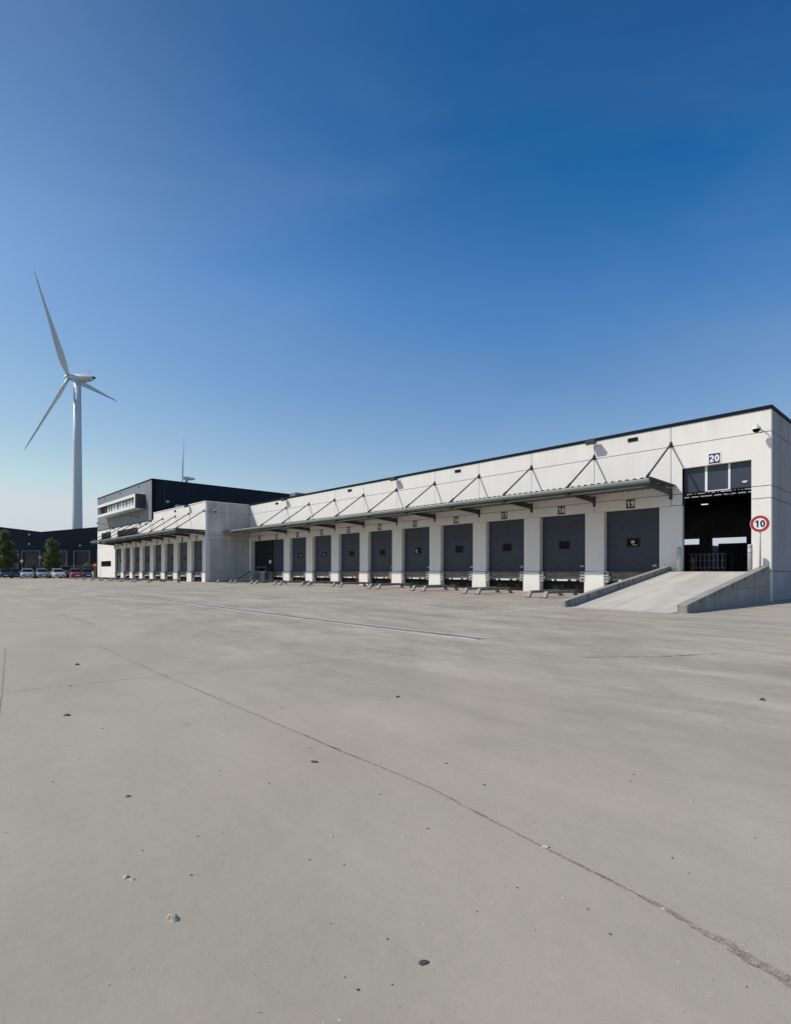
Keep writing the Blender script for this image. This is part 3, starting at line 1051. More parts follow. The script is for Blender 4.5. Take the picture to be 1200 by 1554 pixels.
# ------------------------------------------------------------------ wing (doors one to eight) and office block
YW = -4.66
JW = [-45.42 - 3.74 * k for k in range(9)]
PWW = 0.56
XOF, XOE = -60.13, -83.76


def wing():
    root = empty('warehouse_wing', (-45.16, YW, 0.21))
    tag(root, 'projecting white dock wing with eight shaded doors beside the grey office block', 'warehouse')
    inv = Vector((45.16, -YW, -0.21))
    g = 0.011
    kids = []
    m = MB()
    edges = [XL] + JW[1:]
    for a, b in zip(edges[:-1], edges[1:]):
        for z0, z1 in ((HEAD, B1), (B1, B2), (B2, TOP)):
            if z0 >= B1 and b < -59.7:
                if a > -59.7 and z0 >= B1:
                    m.box(-59.7, a - g, YW, YW + 0.2, z0 + g, z1 - g)
                continue
            m.box(b + g, a - (g if a < XL else 0), YW, YW + 0.2, z0 + (g if z0 > HEAD else 0), z1 - g)
    m.box(-75.3, XL - 0.004, YW + 0.03, YW + 0.3, HEAD + 0.004, B1, 1)
    m.box(-59.68, XL - 0.004, YW + 0.03, YW + 0.3, B1, TOP, 1)
    m.build('front_wall', ['wall', 'seal'], root)
    for k in range(0, 9):
        x = JW[k]
        hi = min(x + PWW, XL)
        lo = x - PWW if k < 8 else -74.9 - 0.01
        if k == 8:
            continue
        p = MB()
        p.box(lo, hi, YW, YW + 0.4, FLOOR + 0.012, HEAD - 0.006)
        p.box(lo - 0.03, hi + (0.03 if k else -0.002), YW - 0.045, YW + 0.4, -0.2, FLOOR - 0.006)
        p.build('pillar', 'wall', root, bevel=0.015)
    m = MB()
    for z0, z1 in ((-0.2, FLOOR), (FLOOR, HEAD), (HEAD, B1), (B1, B2), (B2, TOP)):
        m.box(XL - 0.2, XL, YW + (0.201 if z0 >= HEAD else 0.402), -0.003, z0 + g, z1 - g)
    m.box(XL - 0.2, XL, 0.32, 16, B2, TOP - g)
    m.box(XL - 0.22, XL - 0.03, YW + 0.41, -0.01, -0.2, TOP - 0.002, 1)
    m.build('side_wall', ['side_wing', 'seal'], root)
    c = MB().box(-59.7, XL + 0.04, YW - 0.04, YW + 0.28, TOP, TOP + 0.10).box(XL - 0.26, XL + 0.04, YW + 0.282, 16, TOP, TOP + 0.10)
    c.build('coping', 'wall', root, bevel=0.01)
    MB().box(-59.9, XL - 0.26, YW + 0.31, 16, 7.5, 7.7).build('roof', 'roof', root)
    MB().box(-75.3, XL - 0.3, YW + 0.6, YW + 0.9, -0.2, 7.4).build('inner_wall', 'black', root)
    wd = 3.74 - 2 * PWW - 0.01
    for k in range(8):
        xc = (JW[k] + JW[k + 1]) / 2
        add_door(root, xc, YW + 0.30, wd)
        add_leveller(root, xc, YW, wd, 0.2)
        number_plate(root, 8 - k, xc, YW, 4.60)
    canopy(root, 'canopy', -75.35, -45.2, YW, JW[:8] + [-75.2])
    vent(root, -53.0, YW, 7.77)
    for o in list(COL.objects):
        if o.parent == root:
            o.location = Vector(o.location) + inv


def office():
    root = empty('office_block', (-72, YW, 0.21))
    tag(root, 'two storey office block with grey upper box, navy side and long white framed window', 'office building')
    m = MB()
    H1 = 7.34
    m.holes(XOE, -59.72, B1 + 0.012, H1 - 0.01, [(-81.7, -76.8, 5.9, 6.86), (-73.9, -65.2, 5.8, 6.80)], YW, YW + 0.2)
    m.holes(XOE, -74.92, -0.2, B1 - 0.005, [(-81.9, -76.8, 1.95, 2.75)], YW, YW + 0.2)
    m.box(XOE, XOE + 0.2, YW + 0.201, 14, -0.2, H1 - 0.01)
    m.build('ground_floor_wall', 'wall', root)
    m = MB().box(XOE + 0.1, XOF - 0.1, YW - 0.02, YW + 0.4, H1 + 0.002, 12.1)
    m.box(XOE + 0.1, XOE + 0.4, YW + 0.41, 24, H1 + 0.002, 12.1)
    m.build('upper_wall', 'grey_clad', root)
    MB().box(XOE + 0.4, XOF, YW + 0.401, 24, H1, 12.1).build('side_wall', 'navy_clad', root)
    c = MB().box(XOE + 0.06, XOF + 0.05, YW - 0.07, YW + 0.41, 12.1, 12.22).box(XOF - 0.3, XOF + 0.05, YW + 0.412, 24, 12.1, 12.22)
    c.box(XOE + 0.08, XOF + 0.01, YW - 0.06, YW - 0.02, H1 - 0.06, H1)
    c.build('coping', 'coping', root)
    c2 = MB().box(XOF - 0.1, XOF + 0.012, YW - 0.035, YW + 0.40, H1, 12.1)
    c2.build('corner_trim', 'coping', root)
    for (x0, x1, z0, z1, n) in ((-81.7, -76.8, 5.9, 6.86, 3), (-73.9, -65.2, 5.8, 6.80, 6), (-81.9, -76.8, 1.95, 2.75, 3)):
        f = MB()
        f.box(x0, x1, YW + 0.08, YW + 0.13, z0, z0 + 0.05).box(x0, x1, YW + 0.08, YW + 0.13, z1 - 0.05, z1)
        for i in range(n + 1):
            xx = x0 + (x1 - x0 - 0.05) * i / n
            f.box(xx, xx + 0.05, YW + 0.075, YW + 0.135, z0 + 0.05, z1 - 0.05)
        fo = f.build('window', 'coping', root)
        MB().box(x0, x1, YW + 0.10, YW + 0.12, z0 + 0.02, z1 - 0.02).build('pane', 'glass', fo)
    # long projecting window with a white box frame
    x0, x1, z0, z1, yf = -79.0, -62.5, 8.86, 10.58, YW - 1.2
    f = MB()
    f.box(x0, x1, yf, YW - 0.022, z1 - 0.36, z1).box(x0, x1, yf, YW - 0.022, z0, z0 + 0.36)
    f.box(x1 - 0.36, x1, yf, YW - 0.022, z0 + 0.36, z1 - 0.36).box(x0, x0 + 0.12, yf, YW - 0.022, z0 + 0.36, z1 - 0.36)
    fo = f.build('framed_window', 'white', root, bevel=0.02)
    MB().box(x0 + 0.1, x1 - 0.3, yf + 0.42, yf + 0.46, z0 + 0.34, z1 - 0.34).build('pane', 'glass', fo)
    for a, b in ((3.6, 5.3), (5.5, 8.6), (8.8, 10.9), (11.1, 14.2), (14.4, 15.9)):
        MB().box(x0 + a, x0 + b, yf + 0.39, yf + 0.418, z0 + 0.365, z1 - 0.40).build('blind', 'blind', fo)
    MB().box(x0 + 0.121, x1 - 0.361, yf + 0.12, yf + 0.385, z1 - 0.375, z1 - 0.361).build('soffit_shade', 'steel', fo)  # dark liner paints in the shade under the frame's top band
    mm = MB()
    for i in range(13):
        xx = x0 + 0.6 + i * 1.25
        mm.box(xx, xx + (0.30 if i % 3 == 0 else 0.07), yf + 0.35, yf + 0.388, z0 + 0.362, z1 - 0.377)
    mm.build('mullion', 'steel', fo)
    MB().box(x1 + 0.001, x1 + 0.05, yf + 0.06, YW - 0.03, z0 - 0.01, z1 + 0.01).build('end_panel', 'steel', fo)
    for x in (-79.8, -72.4, -64.9):
        m = MB().box(x - 0.14, x + 0.14, YW - 0.06, YW - 0.021, 11.68, 11.86)
        m.build('vent', 'rubber', root)
    # fittings on the navy side
    m = MB().tube([(XOF + 0.09, -3.3, 7.8), (XOF + 0.09, -3.3, 12.0)], 0.07, 8)
    m.build('downpipe', 'door', root)
    MB().box(XOF + 0.005, XOF + 0.06, 0.2, 1.5, 7.75, 9.9).build('service_door', 'door', root)
    MB().box(XOF + 0.005, XOF + 0.08, 7.0, 14.0, 8.3, 8.75).build('cable_tray', 'steel', root)
    MB().box(XOF + 0.005, XOF + 0.25, -3.1, -2.8, 9.5, 9.75).build('wall_lamp', 'lamp_glass', root)
    inv = Vector((72, -YW, -0.21))
    for o in list(COL.objects):
        if o.parent == root:
            o.location = Vector(o.location) + inv


wing()
office()


# ------------------------------------------------------------------ roof plant
def roof_unit(x, y, z, sx, sy, sz, label):
    root = empty('roof_unit', (x, y, z))
    tag(root, label, 'roof unit')
    MB().box(-sx / 2, sx / 2, -sy / 2, sy / 2, 0.12, sz).build('casing', 'galv', root, bevel=0.03)
    m = MB()
    for k in range(5):
        m.box(-sx * 0.4, sx * 0.4, -sy / 2 - 0.02, -sy / 2 - 0.001, 0.2 + k * (sz - 0.3) / 5, 0.26 + k * (sz - 0.3) / 5)
    m.build('louvre', 'steel', root)
    m = MB()
    for a in (-1, 1):
        m.box(a * sx * 0.4 - 0.06, a * sx * 0.4 + 0.06, -sy * 0.45, sy * 0.45, 0, 0.118)
    m.build('support', 'steel', root)


roof_unit(-58.0, -1.4, 7.70, 1.1, 2.6, 1.35, 'pale boxy ventilation unit on the wing roof against the navy office side')
roof_unit(-52.0, 10.2, 7.75, 1.3, 1.6, 3.30, 'small grey roof unit showing above the far end of the warehouse parapet')


# ------------------------------------------------------------------ ramp
def ramp():
    root = empty('loading_ramp', (-2.1, -4.8, 0))
    tag(root, 'sloping concrete ramp with low side walls leading up to bay twenty', 'ramp')
    off = Vector((2.1, 4.8, 0))
    m = MB().prism([(-9.85, -0.15), (-9.85, 0.012), (-9.3, 0.03), (-0.75, FLOOR - 0.012), (-0.003, FLOOR - 0.004), (-0.003, -0.15)], 'x', -3.84, -0.36)
    s = m.build('ramp_slab', 'ramp', root)
    prof = [(-9.72, -0.15), (-9.72, 0.235), (-0.42, 1.49), (-0.30, 1.46), (-0.003, 1.20), (-0.003, -0.15)]
    l = MB().prism(prof, 'x', -4.07, -3.842).build('ramp_wall', 'stained', root, bevel=0.012)
    prof = [(-9.38, -0.15), (-9.38, 0.25), (-0.12, 1.485), (-0.003, 1.40), (-0.003, -0.15)]
    r = MB().prism(prof, 'x', -0.358, -0.06).build('ramp_wall', 'stained', root, bevel=0.012)
    gm = MB()
    for y in (-6.9, -4.6, -2.3):
        gm.box(-0.0595, -0.0565, y, y + 0.02, -0.1, 1.45 + y * 0.1326)
    gm.box(-0.0595, -0.0565, -4.58, -0.14, 0.60, 0.62)
    gm.build('shutter_joint', 'seal', root)
    for o in list(COL.objects):
        if o.parent == root:
            o.location = Vector(o.location) + off


M['ramp'] = mat('ramp_concrete', (0.51, 0.475, 0.405), 0.85, noise=[((0.5, 0.5, 0.5), 4, 0.07), ((2.2, 0.12, 1), 5, 0.16), ((1.2, 1.2, 1), 6, 0.08), ((12, 12, 12), 4, 0.05), ((200, 200, 200), 2, 0.06)], bump=0.2, bump_scale=150)
ramp()


# ------------------------------------------------------------------ bollards, speed sign, things in bay twenty
def bollard(x, y, z, h, label):
    root = empty('bollard', (x, y, z))
    tag(root, label, 'bollard', 'bollards guarding bay twenty')
    MB().tube([(0, 0, 0), (0, 0, h - 0.03), (0, 0, h)], [0.088, 0.088, 0.07], 18).build('post', 'galv_light', root)
    for zz in (h - 0.36, h - 0.13):
        MB().tube([(0, 0, zz), (0, 0, zz + 0.10)], 0.0905, 18).build('reflective_band', 'plate', root)


M['galv_light'] = mat('pale_galvanised_post', (0.50, 0.52, 0.54), 0.5, metal=0.25, noise=[((4, 4, 0.8), 4, 0.12)])
bollard(-0.64, -0.48, 1.235, 1.15, 'pale steel bollard at the right edge of bay twenty beside the speed sign')
bollard(-3.42, -0.48, 1.235, 1.12, 'pale steel bollard at the left edge of bay twenty')


def speed_sign():
    root = empty('speed_limit_sign', (-0.25, -0.62, 1.40))
    tag(root, 'round red rimmed speed limit sign reading 10 on a slim pole by bay twenty', 'road sign')
    zc = 3.215 - 1.40
    MB().tube([(0, 0, 0), (0, 0, zc + 0.2)], 0.033, 12).build('pole', 'galv_light', root)
    d = MB().disc((0, zc), 0.345, -0.06, -0.04, 48).build('sign_disc', 'white', root)
    m = MB()
    n = 48
    b = 0
    for r_, y in ((0.333, -0.0605), (0.333, -0.067), (0.235, -0.067), (0.235, -0.0605)):
        for k in range(n):
            m.v.append((r_ * math.cos(2 * math.pi * k / n), y, zc + r_ * math.sin(2 * math.pi * k / n)))
    for q in range(3):
        for k in range(n):
            j = (k + 1) % n
            m.face((q * n + k, q * n + j, (q + 1) * n + j, (q + 1) * n + k))
    m.build('red_rim', 'red', d)
    text('10', 0.285, 'digit', 'num_bg', d, (0, -0.065, zc), 0.2)
    MB().box(-0.06, 0.06, -0.04, 0.03, zc - 0.2, zc - 0.15).box(-0.06, 0.06, -0.04, 0.03, zc + 0.12, zc + 0.17).build('clamp', 'galv_light', root)


speed_sign()


def wire_cage():
    root = empty('wire_cage', (-3.35, 3.0, FLOOR))
    tag(root, 'low wire mesh cage standing in the dark inside bay twenty', 'cage')
    m = MB()
    L_, W_, H_ = 1.65, 1.0, 0.88
    for x in (-L_ / 2, L_ / 2):
        for y in (0, W_):
            m.bar((x, y, 0), (x, y, H_), 0.05, 0.05)
    for z in (0.10, H_):
        m.bar((-L_ / 2, 0, z), (L_ / 2, 0, z), 0.05, 0.05).bar((-L_ / 2, W_, z), (L_ / 2, W_, z), 0.05, 0.05)
        m.bar((-L_ / 2, 0, z), (-L_ / 2, W_, z), 0.05, 0.05).bar((L_ / 2, 0, z), (L_ / 2, W_, z), 0.05, 0.05)
    m.build('frame', 'steel', root)
    m = MB()
    for i in range(8):
        x = -L_ / 2 + 0.14 + i * 0.197
        for k in range(9):
            z = 0.12 + k * 0.084
            s = 1 if k % 2 else -1
            m.bar((x - s * 0.04, -0.03, z), (x + s * 0.04, -0.03, z + 0.084), 0.028, 0.028)
    for k in (1, 5, 9):
        m.bar((-L_ / 2, -0.03, 0.12 + k * 0.084), (L_ / 2, -0.03, 0.12 + k * 0.084), 0.015, 0.015)
    m.build('mesh', 'galv_light', root)
    MB().box(-L_ / 2, L_ / 2, 0.0, W_, 0.06, 0.09).build('base', 'steel', root)


wire_cage()


def guard_post():
    root = empty('guard_post', (-3.26, 0.75, FLOOR))
    tag(root, 'short brown steel guard post just inside bay twenty at its left jamb', 'post')
    MB().box(-0.07, 0.07, -0.05, 0.05, 0, 0.62).build('post', 'rust', root, bevel=0.01)
    MB().box(-0.13, 0.13, -0.1, 0.1, 0, 0.015).build('base_plate', 'steel', root)


guard_post()


def trailer(xc, label):
    root = empty('docked_trailer', (xc, 28.9, 0.2))
    tag(root, label, 'trailer', 'trailers standing beyond the far dock openings')
    MB().box(-1.27, 1.27, 0, 11, 0.9, 3.62).build('box_body', 'trailer', root, bevel=0.04)
    m = MB()
    for a in (-0.62, 0.62):
        m.box(a - 0.58, a + 0.58, -0.05, -0.002, 1.0, 3.5)
    m.build('rear_door', 'trailer', root)
    m = MB()
    for a in (-1.0, -0.25, 0.25, 1.0):
        m.tube([(a, -0.09, 1.0), (a, -0.09, 3.5)], 0.02, 6)
    m.build('lock_rod', 'steel', root)
    for s in (-1, 1):
        for y in (7.5, 8.9):
            w_ = MB()
            w_.tube([(s * 1.2, y, 0.5), (s * 0.9, y, 0.5)], 0.5, 18)
            w_.build('wheel', 'rubber', root)


M['trailer'] = mat('dark_trailer_panel', (0.02, 0.02, 0.025), 0.6, noise=[((1, 1, 1), 3, 0.2)])
trailer(-9.12, 'dark trailer seen through the right far opening inside bay twenty')
trailer(-13.05, 'dark trailer seen through the left far opening inside bay twenty')


# ------------------------------------------------------------------ lamps and cameras on the walls
def floodlight(x, y, z, label):
    root = empty('floodlight', (x, y, z))
    tag(root, label, 'floodlight', 'floodlights on the parapet')
    m = MB().tube([(0, -0.01, 0.05), (0, -0.16, 0.03), (0, -0.26, -0.04)], 0.025, 8)
    m.box(-0.08, 0.08, -0.03, -0.002, -0.08, 0.12)
    m.build('arm', 'steel', root)
    h = MB()
    h.loft([[(-0.20, -0.14, -0.10), (0.20, -0.14, -0.10), (0.20, -0.18, 0.10), (-0.20, -0.18, 0.10)], [(-0.26, -0.44, -0.20), (0.26, -0.44, -0.20), (0.26, -0.48, 0.03), (-0.26, -0.48, 0.03)]])
    h.build('housing', 'steel', root, bevel=0.015)
    MB().loft([[(-0.19, -0.17, -0.125), (0.19, -0.17, -0.125), (0.23, -0.42, -0.208), (-0.23, -0.42, -0.208)], [(-0.19, -0.17, -0.112), (0.19, -0.17, -0.112), (0.23, -0.42, -0.195), (-0.23, -0.42, -0.195)]]).build('lens', 'lamp_glass', root)
    return root


floodlight(-7.74, -0.0, 8.0, 'floodlight on the white parapet above the pillar between doors 18 and 19')
floodlight(-22.86, -0.0, 8.0, 'floodlight on the white parapet above the pillar between doors 14 and 15')
floodlight(-37.98, -0.0, 8.0, 'floodlight on the white parapet near the inner corner by the wing')
floodlight(-49.16, YW, 8.0, 'floodlight on the parapet of the projecting wing near its right corner')


def dome_camera(x, y, z, label, rz=0.0, s=1.0):
    root = empty('security_camera', (x, y, z), rz)
    tag(root, label, 'camera', 'dome cameras on the walls')
    m = MB().tube([(0, -0.01, 0.0), (0, -0.14, 0.16), (0, -0.30, 0.22), (0, -0.44, 0.17), (0, -0.46, 0.06)], 0.022, 8)
    m.box(-0.06, 0.06, -0.03, -0.002, -0.08, 0.08)
    m.build('bracket', 'white', root)
    rings = []
    for zz, r_ in ((0.08, 0.05), (0.06, 0.15), (-0.03, 0.16)):
        rings.append([(r_ * math.cos(t * math.pi / 8), -0.46 + r_ * math.sin(t * math.pi / 8), zz) for t in range(16)])
    MB().loft(rings, sm=False).build('housing', 'white', root)
    rings = []
    for k in range(6):
        a = k * math.pi / 2 / 5.2
        rings.append([(0.145 * math.cos(a) * math.cos(t * math.pi / 8), -0.46 + 0.145 * math.cos(a) * math.sin(t * math.pi / 8), -0.031 - 0.145 * math.sin(a)) for t in range(16)])
    MB().loft(rings, sm=True).build('dome', 'glass', root)


dome_camera(-0.42, -0.0, 7.20, 'white dome camera high on the warehouse front near its right corner')
dome_camera(XL, -3.9, 7.18, 'dome camera on the shaded side wall of the wing', math.pi / 2)
dome_camera(-60.9, YW, 6.9, 'dome camera on the white wall under the grey office box')


def spot_arm(x, z, label):
    root = empty('wall_lamp', (x, YW - 0.02, z))
    tag(root, label, 'lamp', 'wall lamps on the grey office front')
    MB().tube([(0, 0, 0), (-0.1, -0.5, 0.12), (-0.3, -0.9, 0.2)], 0.03, 8).build('arm', 'steel', root)
    MB().box(-0.62, -0.14, -1.05, -0.8, 0.12, 0.24).build('head', 'steel', root, bevel=0.02)
    MB().box(-0.1, 0.1, -0.03, -0.002, -0.12, 0.12).build('base', 'steel', root)


spot_arm(-65.0, 8.05, 'small arm lamp on the grey office front, below the right end of the framed window')
spot_arm(-79.6, 8.02, 'small arm lamp on the grey office front, near its far left edge')


# ------------------------------------------------------------------ wheel guides
def wheel_guide_proto():
    root = empty('wheel_guide')
    L_, H_ = 2.5, 0.25
    m = MB().bar((0, 0, H_), (0, L_, H_), 0.17, 0.12)
    m.bar((0, L_ - 0.02, H_), (0, L_ + 0.2, 0.0), 0.165, 0.11)
    m.build('rail', 'guide', root, bevel=0.012)
    MB().bar((0, 0.035, H_ + 0.01), (0, -0.14, 0.0), 0.175, 0.13).build('front_leg', 'leg_sunlit', root, bevel=0.012)
    MB().box(-0.12, 0.12, -0.32, -0.1, 0.0, 0.012).box(-0.12, 0.12, L_ + 0.1, L_ + 0.34, 0.0, 0.012).build('foot_plate', 'steel', root)
    return root


M['leg_sunlit'] = mat('sunlit_leg_tone', (0.35, 0.34, 0.31), 0.9, spec=0.1, noise=[((8, 8, 8), 4, 0.2)])  # paler than the rail: sunlight on the leg put into its colour
M['guide'] = mat('grey_guide_rail', (0.22, 0.215, 0.20), 0.8, spec=0.2, noise=[((3, 3, 3), 5, 0.3)])
guide = wheel_guide_proto()
used = [False]


def place_guide(x, y, label):
    o = guide if not used[0] else copy_tree(guide)
    used[0] = True
    o.location = (x, y, gz(x) + 0.001)
    tag(o, label, 'wheel guide', 'truck wheel guides in front of the dock doors')


for k in range(0, 10):
    if k > 0:
        xc = J[k] + 0.42
        place_guide(xc - 0.0, -5.3, 'low grey wheel guide with painted-in sunlit end in front of door %d, at its left edge' % (20 - k))
    if k > 0 and k < 9:
        place_guide(J[k] - 0.42, -5.3, 'low grey wheel guide with painted-in sunlit end in front of door %d, at its right edge' % (19 - k))
place_guide(J[9] - 0.42, -5.3, 'low grey wheel guide with painted-in sunlit end in front of door 10, at its right edge')
place_guide(-40.9, -5.3, 'low grey wheel guide with painted-in sunlit end in front of door 10, at its left edge')
for k in range(8):
    if k:
        place_guide(JW[k] - 0.42, YW - 5.3, 'low grey wheel guide in front of wing door %d, at its right edge' % (8 - k))
    place_guide(JW[k + 1] + 0.42, YW - 5.3, 'low grey wheel guide in front of wing door %d, at its left edge' % (8 - k))
place_guide(-45.0, YW - 5.3, 'low grey wheel guide in front of wing door 8, at its right edge')


# ------------------------------------------------------------------ metal stair, cabinet, rusty post
def stair():
    root = empty('metal_stair', (-42.2, -1.2, gz(-42)))
    tag(root, 'short steel stair climbing to the dark doorway nine beside the wing', 'stair')
    zt = FLOOR - gz(-42)
    for x in (-0.55, 0.55):
        m = MB().bar((x, -1.75, 0.05), (x, 0.1, zt), 0.04, 0.16)
        m.build('stringer', 'galv', root)
    for i in range(5):
        f = (i + 0.7) / 5.2
        MB().box(-0.53, 0.53, -1.75 + 1.85 * f - 0.15, -1.75 + 1.85 * f + 0.15, zt * f, zt * f + 0.035).build('tread', 'galv', root)
    MB().box(-0.6, 2.2, 0.12, 1.15, zt - 0.05, zt).build('landing', 'galv', root)
    m = MB()
    for x, y in ((2.15, 0.2), (0.6, 0.2)):
        m.bar((x, y, 0), (x, y, zt + 0.5), 0.06, 0.06)
    m.bar((0.6, 0.2, zt + 0.42), (2.15, 0.2, zt + 0.42), 0.05, 0.05)
    m.build('railing', 'steel', root)


stair()


def cabinet():
    root = empty('utility_cabinet', (-38.9, -1.75, gz(-38.9)))
    tag(root, 'dark grey upright metal cabinet beside the steel stair below door ten', 'cabinet')
    MB().box(-0.38, 0.38, -0.2, 0.2, 0.06, 0.98).build('body', 'door', root, bevel=0.015)
    MB().box(-0.34, 0.34, -0.215, -0.201, 0.12, 0.92).build('door', 'door', root, bevel=0.005)
    MB().box(0.22, 0.25, -0.235, -0.216, 0.48, 0.60).build('handle', 'steel', root)
    MB().box(-0.4, 0.4, -0.22, 0.22, 0.0, 0.058).build('plinth', 'steel', root)


cabinet()


def rusty_post():
    root = empty('bent_post', (-26.55, -0.75, gz(-26.5)))
    tag(root, 'rusty brown bent steel post leaning by the pillar between doors 13 and 14', 'post')
    m = MB()
    m.bar((0, 0, 0.0), (0.02, 0.0, 0.52), 0.09, 0.05)
    m.bar((0.02, 0.0, 0.5), (0.09, 0.03, 1.05), 0.16, 0.05)
    m.bar((0.02, 0.0, 0.45), (-0.13, -0.02, 0.98), 0.12, 0.05)
    m.bar((-0.13, -0.02, 0.95), (0.09, 0.03, 1.02), 0.10, 0.05)
    m.build('shaft', 'rust', root)
    MB().bar((0, 0.02, 0.0), (-0.12, -0.05, 0.14), 0.05, 0.04).bar((0, 0.02, 0.0), (0.12, -0.05, 0.12), 0.05, 0.04).build('foot', 'plate', root)


rusty_post()


# ------------------------------------------------------------------ cars
def lerp(a, b, t):
    return a + (b - a) * t


def car(px, py, t, colour, label, name='parked_car', sc=(1, 1, 1), turn=0.0, glass='glass', cat='car'):
    p = dep(px, py, t)
    root = empty(name, (p[0], p[1], gz(p[0])), math.atan2(CX - p[0], p[1] - CY) + turn)
    root.scale = sc
    tag(root, label, cat, 'cars parked in front of the navy hall')
    pm = colour
    st = [(-2.16, .60, .70, .30, .60), (-2.08, .74, .82, .21, .69), (-1.75, .80, .88, .18, .80), (-1.05, .82, .89, .18, .93), (0, .82, .89, .18, .96), (1.2, .82, .89, .2, .99), (1.9, .78, .86, .24, .99), (2.12, .68, .78, .34, .93)]
    rings = []
    for y, wb, wm, zb, zt in st:
        zm = lerp(zb, zt, 0.5)
        half = [(wb, zb), (wm, zb + 0.12), (wm + 0.005, zm), (wm - 0.03, zt - 0.10), (wm - 0.12, zt - 0.01), (wm * 0.45, zt + 0.03)]
        rings.append([(x, y, z) for x, z in half] + [(-x, y, z) for x, z in reversed(half)])
    body = MB().loft(rings, sm=True).build('body', pm, root)
    cab = [(.93, -1.05, 1.85, .80), (1.2, -.52, 1.55, .71), (1.40, -.14, 1.2, .62), (1.465, .10, .95, .52), (1.48, .3, .75, .40)]
    rings = [[(-h, a, z), (h, a, z), (h, b, z), (-h, b, z)] for z, a, b, h in cab]
    MB().loft(rings).build('cabin', pm, root, bevel=0.05, seg=2)

    def cabp(z):
        for i in range(len(cab) - 1):
            if cab[i][0] <= z <= cab[i + 1][0]:
                f = (z - cab[i][0]) / (cab[i + 1][0] - cab[i][0])
                return [lerp(cab[i][k], cab[i + 1][k], f) for k in (1, 2, 3)]

    zs = (0.97, 1.2, 1.385)
    rows = [cabp(z) for z in zs]
    m = MB()
    m.loft([[(-(r[2] - .07), r[0] - .012, z), ((r[2] - .07), r[0] - .012, z), ((r[2] - .07), r[0] + .02, z), (-(r[2] - .07), r[0] + .02, z)] for r, z in zip(rows, zs)])
    m.build('windscreen', glass, root)
    m = MB()
    m.loft([[(-(r[2] - .1), r[1] + .012, z), ((r[2] - .1), r[1] + .012, z), ((r[2] - .1), r[1] - .02, z), (-(r[2] - .1), r[1] - .02, z)] for r, z in zip(rows, zs)])
    m.build('rear_window', glass, root)
    for s in (-1, 1):
        m = MB()
        m.loft([[(s * (r[2] + .012), r[0] + .16, z), (s * (r[2] + .012), r[1] - .2, z), (s * (r[2] - .02), r[1] - .2, z), (s * (r[2] - .02), r[0] + .16, z)] for r, z in zip(rows, zs)])
        m.build('side_window', glass, root)
        MB().loft([[(s * .46, -2.15, .58), (s * .76, -2.06, .60), (s * .76, -1.98, .60), (s * .46, -2.05, .58)], [(s * .44, -2.11, .69), (s * .79, -1.97, .72), (s * .79, -1.9, .72), (s * .44, -2.0, .69)]]).build('headlight', 'lamp_glass', root)
        mi = MB().box(min(s * .88, s * 1.04), max(s * .88, s * 1.04), -.82, -.72, .95, 1.06)
        mi.build('mirror', pm, root, bevel=0.02)
        for y in (-1.38, 1.32):
            wh = MB().tube([(s * .66, y, .315), (s * .885, y, .315)], .315, 20).build('wheel', 'rubber', root)
            MB().tube([(s * .886, y, .315), (s * .895, y, .315)], .2, 14).build('rim', 'plate', wh)
    MB().box(-.5, .5, -2.185, -2.12, .34, .48).build('grille', 'rubber', root, bevel=0.01)
    MB().box(-.26, .26, -2.20, -2.186, .40, .50).build('number_plate', 'white', root)
    return root


car(9, 877.5, 82, paint('dark_olive_paint', (0.028, 0.032, 0.028)), 'dark olive grey car at the left end of the parked row')
car(25, 877.0, 86, paint('black_paint', (0.014, 0.016, 0.016)), 'black car tucked beside the dark olive one under the left tree', sc=(0.95, 1, 0.98))
car(41.5, 877.5, 81, paint('pale_blue_paint', (0.38, 0.41, 0.46)), 'pale bluish white car with its bonnet in full sun, right of the dark cars')
car(63.5, 877.5, 82, paint('silver_paint', (0.27, 0.275, 0.27)), 'silver hatchback parked between the pale blue car and the white car', turn=0.12)
car(87.5, 877.5, 82, paint('bright_white_paint', (0.52, 0.52, 0.52)), 'white car parked left of the navy van', turn=0.16)
car(99.5, 877.3, 84.5, paint('navy_paint', (0.018, 0.022, 0.04)), 'dark navy van standing just behind the white car', 'parked_van', (1.0, 1.1, 1.32), cat='van')
car(114, 877.5, 82, paint('red_paint', (0.20, 0.02, 0.028)), 'bright red car parked near the right end of the row', turn=0.14)
car(131.5, 877.3, 83, paint('dark_green_paint', (0.015, 0.028, 0.024)), 'dark car with greenish roof at the right end of the row beside the office', turn=0.1)


# ------------------------------------------------------------------ small posts and signs by the car park
def no_entry():
    p = dep(144.3, 877, 79.5)
    root = empty('no_entry_sign', (p[0], p[1], gz(p[0])), YAW)
    tag(root, 'small red and white road sign on a post at the corner of the office block', 'road sign')
    MB().tube([(0, 0, 0), (0, 0, 2.1)], 0.06, 8).build('post', 'sign_post', root)
    MB().disc((0, 1.98), 0.34, -0.10, -0.07, 28).build('sign_disc', 'red', root)
    MB().box(-0.23, 0.23, -0.112, -0.101, 1.89, 2.07).build('white_bar', 'white', root)


M['sign_post'] = mat('faded_red_post', (0.30, 0.12, 0.14), 0.6, noise=[((2, 2, 2), 3, 0.2)])
no_entry()


def white_post():
    p = dep(141, 877, 80.5)
    root = empty('marker_post', (p[0], p[1], gz(p[0])), YAW)
    tag(root, 'short pale grey post beside the red and white sign near the office corner', 'post')
    MB().tube([(0, 0, 0), (0, 0, 1.0)], 0.11, 10).build('shaft', 'galv_light', root)
    MB().tube([(0, 0, 1.0), (0, 0, 1.07)], [0.14, 0.08], 10).build('cap', 'plate', root)


white_post()


